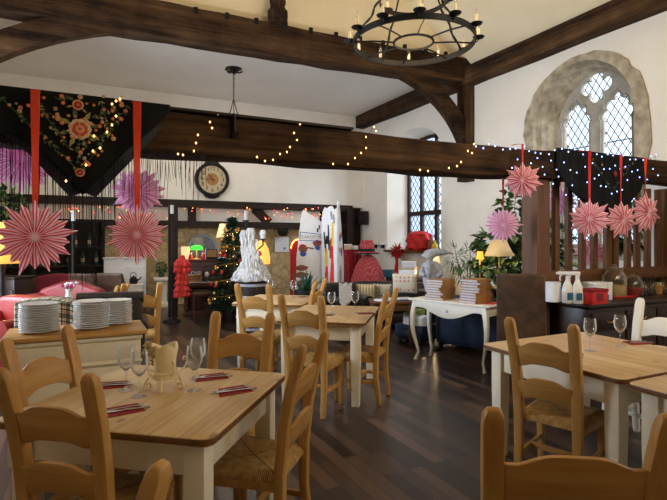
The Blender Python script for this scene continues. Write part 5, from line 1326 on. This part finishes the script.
candle_stand(246, 8.75, 1.99, 'tall black candle stand rising behind the wax covered barrel')
po = W(173, 9.75)
slab('timber_post', (po.x, po.y, 1.12), (.16, .16, 2.24), 'darkZ', 'dark free standing timber post beside the piano')
# ruffled dress on the post
dz = thing('ruffled_dress', 'coral red ruffled dress hanging at the end of the piano', 'dress', W(182, 9.42, 0)); dz.scale = (.82, .82, 1)
m = MB(); random.seed(2)
levels = [(1.20, .07), (1.12, .17), (1.02, .16), (.98, .10), (.90, .12), (.78, .14), (.66, .15), (.56, .16)]
for i, (z, r) in enumerate(levels):
    n = 40; secs = []
    for q in range(4):
        zz = z - .045 * q; rr = r * (.72 + .14*q); secs.append([((rr + .012*q*math.sin(k*PI/2 + i) )*math.cos(2*PI*k/n), (rr*.6 + .012*q*math.sin(k*PI/2 + i))*math.sin(2*PI*k/n), zz + .008*q*math.cos(k*PI/2)) for k in range(n)])
    m.loft(secs, caps=False)
m.build('ruffles', 'coral', dz, smooth=60, thick=.004)
MB().lathe([(.05, 1.2), (.10, 1.1), (.085, .97), (.10, .7), (.12, .5)], 20, sy=.6).build('bodice', 'coral', dz, smooth=60); MB().lathe([(.10, 1.0), (.102, .975), (.10, .95)], 20, sy=.62).build('sash', 'black', dz)
# upright piano
pn = thing('upright_piano', 'dark mahogany upright piano beside the christmas tree', 'piano', W(217, 10.25), RZ(-14))
MB().box((0, .1, .55), (1.28, .32, 1.02)).build('case', 'pianoX', pn, bevel=.006); MB().box((0, .09, 1.075), (1.34, .38, .03)).build('top_lid', 'pianoX', pn, bevel=.006)
MB().box((0, -.17, .60), (1.28, .30, .09)).build('keybed', 'pianoX', pn, bevel=.006); MB().box((0, -.18, .648), (1.10, .15, .012)).build('keyboard', 'pages', pn); MB().box((0, -.10, .70), (1.24, .05, .09)).build('fall_board', 'pianoX', pn, bevel=.004)
o = [(-.38, .78)] + [(-.38 + .76*i/16, .90 + .07*math.sin(PI*i/16)) for i in range(17)] + [(.38, .78)]
MB().prism(o, .02, 'XZ', -.085).build('music_desk', 'pianoX', pn, bevel=.004); MB().box((0, -.068, .32), (1.0, .02, .40)).build('lower_panel', 'pianoX', pn, bevel=.005); MB().box((0, -.05, .05), (1.28, .4, .09)).build('plinth', 'pianoX', pn, bevel=.005)
for x in (-.58, .58): MB().lathe([(.035, .08), (.04, .12), (.025, .2), (.04, .4), (.03, .5), (.04, .56)], 12, (x, -.25, 0)).build('leg', 'pianoZ', pn)
psT = thing('piano_stool', 'dark square stool in front of the piano', 'stool', W(202, 9.55), RZ(-14))
MB().box((0, 0, .47), (.34, .32, .06)).build('seat', 'pianoX', psT, bevel=.01)
for sx in (-1, 1):
    for sy in (-1, 1): MB().box((sx*.145, sy*.135, .22), (.045, .045, .44)).build('leg', 'pianoZ', psT)
def pw(x, y, z): return pn.matrix_basis @ Vector((x, y, z))
bpy.context.view_layer.update()
bl = thing('bankers_lamp', 'green glass bankers lamp glowing on the piano', 'lamp', pw(-.40, .06, 1.0906))
MB().lathe([(.08, 0), (.08, .015), (.02, .03), (.012, .06), (.012, .24)], 16).build('base', 'gold', bl)
MB().lathe([(.13, .19), (.125, .24), (.10, .275), (.04, .29), (0, .292)], 20, sx=1.0, sy=.6).build('lamp_shade', 'green_lamp', bl, smooth=60, thick=.003)
point('lamp_light', Vector((0, 0, .17)), 4, (1, .85, .5), .04, bl)
box_thing('gift_box', pw(-.62, .08, 1.0906), RZ(-14), (.16, .12, .26), 'lit_cream', 'pale lit box at the dress end of the piano top', 'box')
rd = thing('radio', 'dark old fashioned radio with pale ends on the piano', 'radio', pw(-.10, .08, 1.0906), RZ(-14))
MB().box((0, 0, .105), (.23, .16, .21)).build('cabinet_body', 'mahogX', rd, bevel=.006)
for sx in (-1, 1): MB().box((sx*.125, 0, .11), (.022, .17, .22)).build('end_panel', 'pages', rd, bevel=.004)
MB().box((0, -.082, .12), (.19, .006, .14)).build('speaker_grille', 'tan_cover', rd)
for k, (x, mt, lb) in enumerate(((-.27, 'red', 'red and white father christmas figure beside the radio'), (-.52, 'coral', 'small red father christmas figure beside the pale box'))):
    f = thing('christmas_figure', lb, 'figurine', pw(x, .04, 1.0906)); MB().lathe([(.045, 0), (.05, .03), (.035, .09), (.02, .11)], 14).build('body', mt, f, smooth=60); MB().ball((0, 0, .125), .026, 10).build('head', 'white_petal', f); MB().lathe([(.03, .135), (.02, .165), (.003, .20)], 12).build('hat', mt, f)
sh = thing('santa_hat', 'red and white santa hat at the tree end of the piano', 'hat', pw(.12, .08, 1.0906)); MB().tube([(0, 0, .03), (.02, 0, .12), (.09, 0, .17), (.15, 0, .12)], [.10, .07, .04, .02], 12).build('hat_body', 'red', sh, smooth=60); MB().lathe([(.09, 0), (.11, .02), (.105, .045), (.09, .05)], 18).build('fur_trim', 'white_petal', sh, smooth=60); MB().ball((.16, 0, .10), .032, 10).build('pompom', 'white_petal', sh)
cr = thing('crate', 'pale wooden crate with white letters on the piano keys', 'crate', pw(-.44, -.19, .6555), RZ(-14))
for z in (.03, .08, .13): MB().box((0, -.055, z), (.27, .012, .035)).build('slat', 'tan_cover', cr)
for z in (.03, .08, .13): MB().box((0, .055, z), (.27, .012, .035)).build('slat', 'tan_cover', cr)
for sx in (-1, 1): MB().box((sx*.13, 0, .10), (.022, .11, .20)).build('end_board', 'beige', cr)
text('letters', 'LOVE', .10, 'white_petal', cr, (0, -.06, .175), (PI/2, 0, 0), ext=.004)
sn = thing('snowman_figure', 'little snowman figure on a green stand on the piano', 'figurine', pw(-.20, -.19, .6555)); MB().lathe([(.04, 0), (.035, .02), (.015, .05), (.012, .10)], 12).build('stand', 'agave', sn); MB().ball((0, 0, .15), .05, 12).build('head', 'white_petal', sn); MB().ball((.03, -.03, .16), .018, 8).build('nose', 'coral', sn)
# station clock on the end wall
kp = onY(212, 179.5, YE - .055); KR = .395
ck = thing('wall_clock', 'big round black framed clock on the white end wall', 'clock', kp)
ax_ = (0, -1, 0)
m = MB(); m.lathe([(KR*.80, .015), (KR*.81, .05), (KR*.84, .08), (KR*.95, .09), (KR, .06), (KR, -.05), (0, -.05)], 56, axis=ax_); m.build('frame', 'iron', ck, smooth=50)
m = MB(); m.lathe([(KR*.82, .02), (KR*.82, .035), (0, .036)], 48, axis=ax_); m.build('dial', 'beige', ck, smooth=0)
m = MB(); m.lathe([(KR*.36, .036), (KR*.36, .038), (0, .039)], 32, axis=ax_); m.build('inner_dial', 'tan_cover', ck, smooth=0)
for sgn in (1, -1):
    o = [(-.20, sgn*KR*.90), (-.13, sgn*KR*1.06), (-.05, sgn*KR*1.13), (.05, sgn*KR*1.13), (.13, sgn*KR*1.06), (.20, sgn*KR*.90)]
    MB().prism(o, .08, 'XZ', -.03).build('ornament', 'iron', ck, bevel=.008)
m = MB(); m.tube([(.05*math.cos(a), 0, KR*1.2 + .05*math.sin(a)) for a in [2*PI*k/16 for k in range(16)]], .014, 6, True); m.build('hanging_ring', 'iron', ck)
for k in range(1, 13):
    a = 2*PI*k/12; text('numeral', str(k), .125, 'black', ck, (KR*.63*math.sin(a), -.042, KR*.63*math.cos(a)), (PI/2, 0, 0))
for nm, a, L, w_ in (('hour_hand', -.62, .17, .022), ('minute_hand', -PI/2, .25, .016)):
    d = Vector((math.sin(a), 0, math.cos(a))); m = MB(); m.rail([d*-.06 + Vector((0, -.05, 0)), d*L*.6 + Vector((0, -.05, 0)), d*L + Vector((0, -.05, 0))], [w_*.7, w_, .004], .004, (0, 1, 0)); m.rail([d*-.06 + Vector((0, -.05, 0)), d*L + Vector((0, -.05, 0))], .004, w_*.6, (0, 1, 0)); m.build(nm, 'black', ck)
# arched mirror on the stone wall
mr = thing('arched_mirror', 'grey arched mirror above the piano', 'mirror', onY(203, 262, 12.0) + Vector((0, 0, -.25)))
def rarch(w, h, n=20): return [(-w/2, 0)] + [(w/2*math.cos(PI*(1 - i/n)), h - w/2 + w/2*math.sin(PI*(1 - i/n))) for i in range(n + 1)] + [(w/2, 0)]
MB().prism(rarch(.68, .92), .05, 'XZ', .03).build('frame', 'statue', mr, bevel=.008); MB().prism(rarch(.58, .86), .01, 'XZ', .022).build('mirror_glass', mottled('dull_mirror', (96, 106, 116), (120, 130, 140), 3, .25, 0, .5, .6), mr)
# christmas tree
ct_ = thing('christmas_tree', 'green christmas tree trimmed with red and gold beside the piano', 'tree', W(232, 9.35))
MB().lathe([(.16, 0), (.18, .2), (.17, .22), (0, .22)], 18).build('pot', 'mahogX', ct_); MB().tube([(0, 0, .15), (0, 0, 1.9)], [.03, .006], 8).build('trunk', 'brownZ', ct_)
m = MB(); random.seed(8)
TH = 1.92
def trad(z): return .04 + .45 * (1 - (z - .18) / (TH - .18)) ** .85
for k in range(2500):
    z = .18 + (TH - .2) * random.random() ** 1.25; a = random.uniform(0, 2*PI); r = trad(z) * random.uniform(.35, 1.0); c = Vector((r*math.cos(a), r*math.sin(a), z)); d = Vector((math.cos(a), math.sin(a), random.uniform(-.5, .25)))
    m.leaf(c - d*.05, d, (random.uniform(-.4, .4), random.uniform(-.4, .4), 1), random.uniform(.08, .15), random.uniform(.03, .055), None, .3)
tag(m.build('branches', 'fir', ct_), kind='stuff')
pts = []
for k in range(150):
    q = k/149; z = .30 + (TH - .4)*q; a = q * 34; r = trad(z) * .98; pts.append(W(232, 9.35) + Vector((r*math.cos(a), r*math.sin(a), z)))
tag(MB().tube(pts, .004, 4).build('gold_garland', 'gold'), 'gold bead garland wound round the christmas tree', 'garland')
pt2 = [p + Vector((0, 0, -.03)) for k, p in enumerate(pts) if k % 3 == 1]
lights('string_lights', pt2, 'warm_led', 'warm fairy lights on the christmas tree', .006)
bb = {}
for k in range(34):
    z = .3 + (TH - .5) * random.random(); a = random.uniform(PI*.9, PI*2.1); r = trad(z) * 1.02; c = W(232, 9.35) + Vector((r*math.cos(a), r*math.sin(a), z)); mt = 'red' if k % 2 else 'gold'
    lb = ('small red' if k % 2 else 'small gold') + ' bauble hanging on the christmas tree'; gr = ('red' if k % 2 else 'gold') + ' baubles on the christmas tree'
    if mt not in bb:
        t = thing('bauble', lb, 'bauble', c, 0, gr); MB().ball((0, 0, 0), .03, 12).build('globe', mt, t); MB().lathe([(.008, .028), (.008, .04)], 8).build('cap', 'gold', t); bb[mt] = t
    else: dup(bb[mt], c, 0, lb)
# barrel, wax covered candelabrum and lit shade
br = thing('barrel', 'dark wooden barrel under the white wax candelabrum', 'barrel', W(253, 8.0))
MB().lathe([(.22, 0), (.255, .2), (.268, .44), (.255, .68), (.225, .86), (.21, .86), (.205, .845), (0, .845)], 28).build('staves', 'darkZ', br, smooth=60)
for z, r in ((.10, .242), (.28, .266), (.6, .265), (.78, .246)): MB().lathe([(r, z - .02), (r + .006, z), (r, z + .02)], 28).build('hoop', 'statue', br)
wx = thing('wax_candelabrum', 'candelabrum buried in white candle wax on the barrel', 'candelabrum', W(252, 8.0, .8455))
random.seed(14)
m = MB(); n = 40; secs = []
for i in range(14):
    q = i/13; z = .40*q; r = .235*(1 - q)**.9 + .05; secs.append([((r*(1 + .12*math.sin(5*a + i*.9) + .10*math.sin(11*a - i*1.3)))*math.cos(a), (r*(1 + .12*math.sin(5*a + i*.9) + .10*math.sin(11*a - i*1.3)))*math.sin(a), z + .02*math.sin(7*a + i)*(0 if i == 0 else 1)) for a in [2*PI*k/n for k in range(n)]])
m.loft(secs)
for k in range(130):
    a = random.uniform(0, 2*PI); q = random.uniform(0, .85); r = (.235*(1 - q)**.9 + .05)*1.05; z = .40*q; L = random.uniform(.04, .12); rr = random.uniform(.008, .02)
    m.tube([(r*math.cos(a), r*math.sin(a), z + L*.6), (r*1.1*math.cos(a), r*1.1*math.sin(a), z + L*.2), (r*1.15*math.cos(a), r*1.15*math.sin(a), max(.015, z - L*.4))], [rr*.7, rr, rr*.7], 6)
m.build('wax_mound', 'wax', wx, smooth=50)
def block_candle(x, z0, z1, r, drips, L0):
    m = MB(); v = R_ * x; m.lathe([(r*.98, z0), (r, (z0+z1)/2), (r*.96, z1 - .006), (r*.6, z1), (0, z1 - .008)], 16, (v.x, v.y, 0))
    for k in range(drips):
        a = random.uniform(0, 2*PI); L = random.uniform(.3, 1)*L0; q = random.uniform(.007, .014); m.tube([(v.x + r*math.cos(a), v.y + r*math.sin(a), z1 - random.uniform(.01, .05)), (v.x + (r + .01)*math.cos(a), v.y + (r + .01)*math.sin(a), z1 - .04 - L*.6), (v.x + (r + .012)*math.cos(a), v.y + (r + .012)*math.sin(a), z1 - .04 - L)], [q*.6, q, q*1.2], 6)
    m.build('block_candle', 'wax', wx, smooth=50)
block_candle(-.125, .66, .79, .055, 10, .14); block_candle(-.02, .64, .83, .06, 14, .16); block_candle(.175, .66, .80, .042, 4, .06)
m = MB()
for x0, x1, z0, z1 in ((-.05, -.10, .30, .68), (.02, -.02, .32, .66)):
    a0, a1 = R_*x0, R_*x1; m.tube([(a0.x, a0.y, z0), (a1.x, a1.y, z0*.5 + z1*.5), (a1.x, a1.y, z1)], [.10, .085, .065], 12)
for k in range(60):
    x = random.uniform(-.20, .07); v = R_*x; z = random.uniform(.42, .70); m.tube([(v.x, v.y - .06, z), (v.x, v.y - .09, z - .06), (v.x, v.y - .09, z - random.uniform(.1, .2))], [.008, .014, .008], 6)
m.build('wax_drips', 'wax', wx, smooth=50)
m = MB(); v0, v1 = R_*.03, R_*.175; m.tube([(v0.x, v0.y, .42), (v1.x*.6, v1.y*.6, .50), (v1.x, v1.y, .56), (v1.x, v1.y, .655)], .012, 8); m.lathe([(.02, .64), (.05, .65), (.05, .66), (.0, .66)], 14, (v1.x, v1.y, 0)); m.build('candle_arm', 'iron', wx)
ly = thing('stained_glass_lamp', 'glowing yellow glass lamp behind the wax candelabrum', 'lamp', W(260.5, 8.55, 0))
MB().lathe([(.14, 0), (.13, .03), (.03, .06), (.025, 1.1)], 14).build('stand', 'iron', ly); MB().lathe([(.16, 1.08), (.165, 1.16), (.14, 1.32), (.08, 1.44), (.0, 1.48)], 24).build('lamp_shade', 'lit_yellow', ly, smooth=60, thick=.004)
fm = MB(); v = -Vector((sa, ca, 0)) * .165; flower(fm, 0, 0, .05, (0, 0, 0), 0, 2); fq = fm.build('painted_flower', 'coral', ly, (v.x, v.y, 1.26), -AZ)
# notice, lantern, red arched board
nt = thing('paper_notice', 'white paper notice pinned on the stone wall', 'notice', onY(282.5, 244.5, 12.02), 0); MB().box((0, .05, 0), (.38, .015, .38)).build('sheet', 'paper', nt); MB().box((.07, .04, -.10), (.05, .006, .05)).build('stamp', 'blue_paint', nt)
bsk = thing('hanging_basket', 'small dark basket hanging over the paper notice', 'basket', onY(283, 233, 11.92)); MB().lathe([(.08, -.08), (.13, .0), (.14, .08), (.12, .08), (.1, 0)], 16).build('basket_body', 'black', bsk); MB().tube([(.13*math.cos(a), 0, .08 + .18*math.sin(a)) for a in [PI*i/12 for i in range(13)]], .01, 6).build('handle', 'black', bsk)
ra = thing('arched_board', 'red arched board edged with lights, behind the painted boards', 'board', W(298.5, 10.2, 0)); MB().prism(rarch(.34, 1.52), .04, 'XZ').build('board', 'red', ra, bevel=.004)
for i in range(12):
    a = rarch(.34, 1.52)[1 + i] if i < 20 else (0, 0); MB().ball((a[0]*.95, -.01, a[1] - .02), .012, 8).build('bulb', 'warm_led', ra)
# white painted boards
pb = thing('painted_boards', 'three tall white painted boards with pointed tops standing together', 'painted boards', (0, 0, 0))
def panel(p0, p1, outline, deco):
    p0, p1 = Vector(p0), Vector(p1); ex = (p1 - p0); L = ex.length; ex.normalize(); nrm = Vector((ex.y, -ex.x, 0))
    Mx = Matrix(((ex.x, -nrm.x, 0, p0.x), (ex.y, -nrm.y, 0, p0.y), (0, 0, 1, 0), (0, 0, 0, 1)))
    m = MB(); m.T = Mx; m.prism([(u*L, z) for u, z in outline], .025, 'XZ'); b = m.build('board', 'paper', pb, bevel=.003)
    for mat, kind, pts in deco:
        m = MB(); m.T = Mx
        if kind == 'blob':
            u, z, ru, rz = pts; m.prism([(u*L + ru*math.cos(a)*(1 + .12*math.sin(5*a)), z + rz*math.sin(a)*(1 + .1*math.cos(4*a))) for a in [2*PI*k/24 for k in range(24)]], .004, 'XZ', -.005)
        elif kind == 'line': m.tube([(u*L, -.004, z) for u, z in pts], .006, 5)
        elif kind == 'strip':
            for q, (u0, z0, u1, z1, w_) in enumerate(pts): m.rail([(u0*L, -.003 - .001*q, z0), ((u0 + u1)/2*L, -.003 - .001*q, (z0 + z1)/2), (u1*L, -.003 - .001*q, z1)], [w_*.7, w_, w_*.8], .006, (1, 0, 0) if abs(u1-u0)*L < abs(z1-z0) else (0, 0, 1))
        m.build('painted_motif', mat, b)
    return b, Mx
z_ = 9.0
def hh(py): return HP(py, z_)
b1, M1 = panel(W(296, 9.0), W(323, 9.1), [(0, 0), (1, 0), (1, hh(222)), (.97, hh(222)), (.28, hh(209.5)), (.2, hh(214)), (.02, hh(258))],
    [('blue_paint', 'line', [(.16, hh(232)), (.98, hh(234.5)), (.98, hh(241)), (.14, hh(240.5)), (.16, hh(232))]), ('brown_paint', 'blob', (.26, hh(249), .085, .07)), ('coral', 'blob', (.24, hh(246), .07, .03)), ('blue_paint', 'blob', (.26, hh(254), .06, .045)),
     ('brown_paint', 'blob', (.78, hh(243.5), .08, .06)), ('coral', 'blob', (.80, hh(242), .065, .025)), ('blue_paint', 'blob', (.80, hh(248), .05, .04)), ('brown_paint', 'strip', [(.42, hh(247.5), .66, hh(249), .03)]), ('brown_paint', 'blob', (.2, hh(268), .12, .05)), ('brown_paint', 'blob', (.18, hh(275), .14, .05)), ('brown_paint', 'blob', (.22, hh(283), .13, .05)), ('black', 'strip', [(.80, hh(228), .80, hh(232), .03), (.86, hh(225), .86, hh(229), .02)])])
t_ = text('caption', 'TEAROOMS', .085, 'statue', b1, (0, 0, 0), (0, 0, 0)); t_.matrix_local = M1 @ Matrix.Translation((.27, -.004, hh(237))) @ Matrix.Rotation(PI/2, 4, 'X')
b2, M2 = panel(W(321.5, 9.0), W(337, 8.7), [(0, 0), (1, 0), (1, hh(214)), (.96, hh(209)), (.8, hh(211)), (.66, hh(206.5)), (.5, hh(207)), (.34, hh(209)), (.2, hh(207.5)), (.06, hh(212)), (0, hh(222))],
    [('black', 'strip', [(.18, hh(232), .3, hh(252), .04), (.45, hh(225), .5, hh(250), .035), (.36, hh(236), .38, hh(244), .06)]), ('yellow', 'strip', [(.3, hh(248), .36, hh(268), .08), (.74, hh(222), .72, hh(246), .05)]), ('coral', 'strip', [(.66, hh(238), .72, hh(262), .07), (.72, hh(262), .68, hh(294), .10), (.36, hh(266), .34, hh(280), .07)]), ('brown_paint', 'strip', [(.6, hh(240), .62, hh(258), .07), (.3, hh(272), .32, hh(292), .06)]), ('statue', 'strip', [(.62, hh(212), .7, hh(220), .05), (.8, hh(215), .84, hh(224), .04)])])
b3, M3 = panel(W(336.5, 8.75), W(344, 9.4), [(0, 0), (1, 0), (.98, hh(264)), (.62, hh(225)), (.36, hh(201)), (.28, hh(201)), (.06, hh(222)), (0, hh(230))],
    [('blue_paint', 'blob', (.42, hh(238), .05, .07)), ('coral', 'blob', (.58, hh(235), .05, .06)), ('blue_paint', 'blob', (.62, hh(252), .06, .08)), ('coral', 'blob', (.4, hh(250), .05, .05)), ('statue', 'blob', (.5, hh(275), .1, .16))])
# red clothed stand, polka cape, hats
rs = thing('clothed_stand', 'stand draped in dark red dotted cloth beside the painted boards', 'stand', W(350, 10.3), RZ(0)); n = 40
m = MB(); m.loft([[((.24 + e*(.03*math.sin(k*PI/2.5)))*math.cos(2*PI*k/n), (.2 + e*.03*math.sin(k*PI/2.5))*math.sin(2*PI*k/n), z) for k in range(n)] for z, e in ((.02, 1), (.7, .7), (1.27, .1), (1.29, 0))]); m.build('cloth', 'polka_dark', rs, smooth=60)
box_thing('card_box', W(348, 10.3, 1.2906), RZ(0), (.16, .12, .11), 'beige', 'beige card box on the dark red dotted stand', 'box', 'paper'); box_thing('card_box', W(355, 10.35, 1.2906), RZ(10), (.12, .12, .08), 'paper', 'white card box on the dark red dotted stand', 'box')
cp = thing('polka_dot_cape', 'red and white dotted cape on a dress stand', 'cape', W(368, 9.75)); m = MB(); n = 48
m.loft([[(r*(1 + e*.10*math.sin(k*PI/3))*math.cos(2*PI*k/n), r*.75*(1 + e*.10*math.sin(k*PI/3))*math.sin(2*PI*k/n), z) for k in range(n)] for z, r, e in ((.45, .38, 1), (.7, .33, .9), (.95, .26, .7), (1.12, .17, .3), (1.2, .07, 0))]); m.build('cape_cloth', 'polka', cp, smooth=60); MB().lathe([(.15, 0), (.14, .03), (.025, .05), (.02, 1.22)], 14).build('stand', 'iron', cp)
ph = thing('dotted_hat', 'pink dotted hat with black band above the dotted cape', 'hat', W(367, 9.75, 1.2205)); MB().lathe([(0, .0), (.17, 0.0), (.18, .012), (.11, .03), (.105, .13), (.08, .19), (.0, .20)], 24).build('hat_body', 'polka', ph, smooth=50); MB().lathe([(.112, .03), (.115, .05), (.112, .075)], 24).build('hat_band', 'black', ph); MB().lathe([(.172, -.004), (.19, .006), (.172, .016)], 24).build('brim_edge', 'black', ph); ph.scale = (1.35, 1.35, 1.35)
SZ = 1.246
rh = thing('red_check_hat', 'big red puffed fabric hat on the far window sill', 'hat', Vector((7.0, 9.55, SZ))); m = MB(); n = 36
m.loft([[(r*(1 + .10*math.sin(k*PI/3 + i*1.5))*math.cos(2*PI*k/n)*.75, r*(1 + .10*math.sin(k*PI/3 + i*1.5))*math.sin(2*PI*k/n), z) for k in range(n)] for i, (z, r) in enumerate(((.0, .24), (.06, .3), (.14, .27), (.2, .3), (.28, .26), (.34, .27), (.40, .14), (.41, .02)))]); m.build('puffed_cloth', 'red', rh, smooth=50); rh.scale = (1.15, 1.2, 1.1)
rt = thing('red_bow', 'red tinsel bow with long tails hanging from the window sill corner', 'bow', Vector((6.56, 9.82, 0)))
m = MB(); random.seed(6)
for k in range(120):
    v = Vector((random.gauss(0, 1), random.gauss(0, 1), random.gauss(0, 1))).normalized(); m.leaf(Vector((0, -.03, 1.22)) + v*.04, v, (0.2, .1, 1), random.uniform(.14, .21), .05)
m.build('tinsel', 'red', rt, smooth=0)
m = MB(); m.rail([(0, 0, 1.15), (-.01, -.02, .95), (-.03, -.02, .72)], [.06, .11, .17], .012, (0, 1, 0)); m.build('tail', 'red_ribbon', rt)
for k, (y, w_, h_, mt, lb) in enumerate(((9.12, .16, .34, 'brown_paint', 'brown glazed bottle on the far window sill'), (9.0, .14, .22, 'yellow', 'yellow pot on the far window sill by the wall'), (10.0, .16, .14, 'tan_cover', 'tan basket on the far window sill'))):
    q = thing('bottle' if k == 0 else 'pot', lb, 'bottle' if k == 0 else 'pot', (7.02, y, SZ)); MB().lathe([(w_*.4, 0), (w_*.5, h_*.2), (w_*.48, h_*.6), (w_*.2, h_*.8), (w_*.2, h_)], 16).build('vessel', mt, q, smooth=50); MB().lathe([(w_*.23, h_*.97), (w_*.23, h_*1.03), (0, h_*1.03)], 12).build('rim', mt, q)
sp_ = thing('loudspeaker', 'small black loudspeaker mounted beside the end wall corner', 'speaker', onX(363.5, 218, 6.66)); MB().box((0, 0, 0), (.16, .22, .36), (0, 0, .4)).build('cabinet_body', 'black', sp_, bevel=.012); MB().box((-.075, -.06, 0), (.01, .17, .32), (0, 0, .4)).build('grille', 'iron', sp_); MB().box((.10, .06, 0), (.12, .04, .05)).build('bracket', 'iron', sp_)
shf = thing('wall_shelf', 'short white shelf on the pier beside the dotted hat', 'shelf', onX(378, 244, 6.72)); MB().box((0, 0, 0), (.16, .5, .03)).build('shelf_board', 'white', shf); 
for y in (-.18, .18): MB().box((.03, y, -.06), (.10, .02, .09)).build('bracket', 'iron', shf)
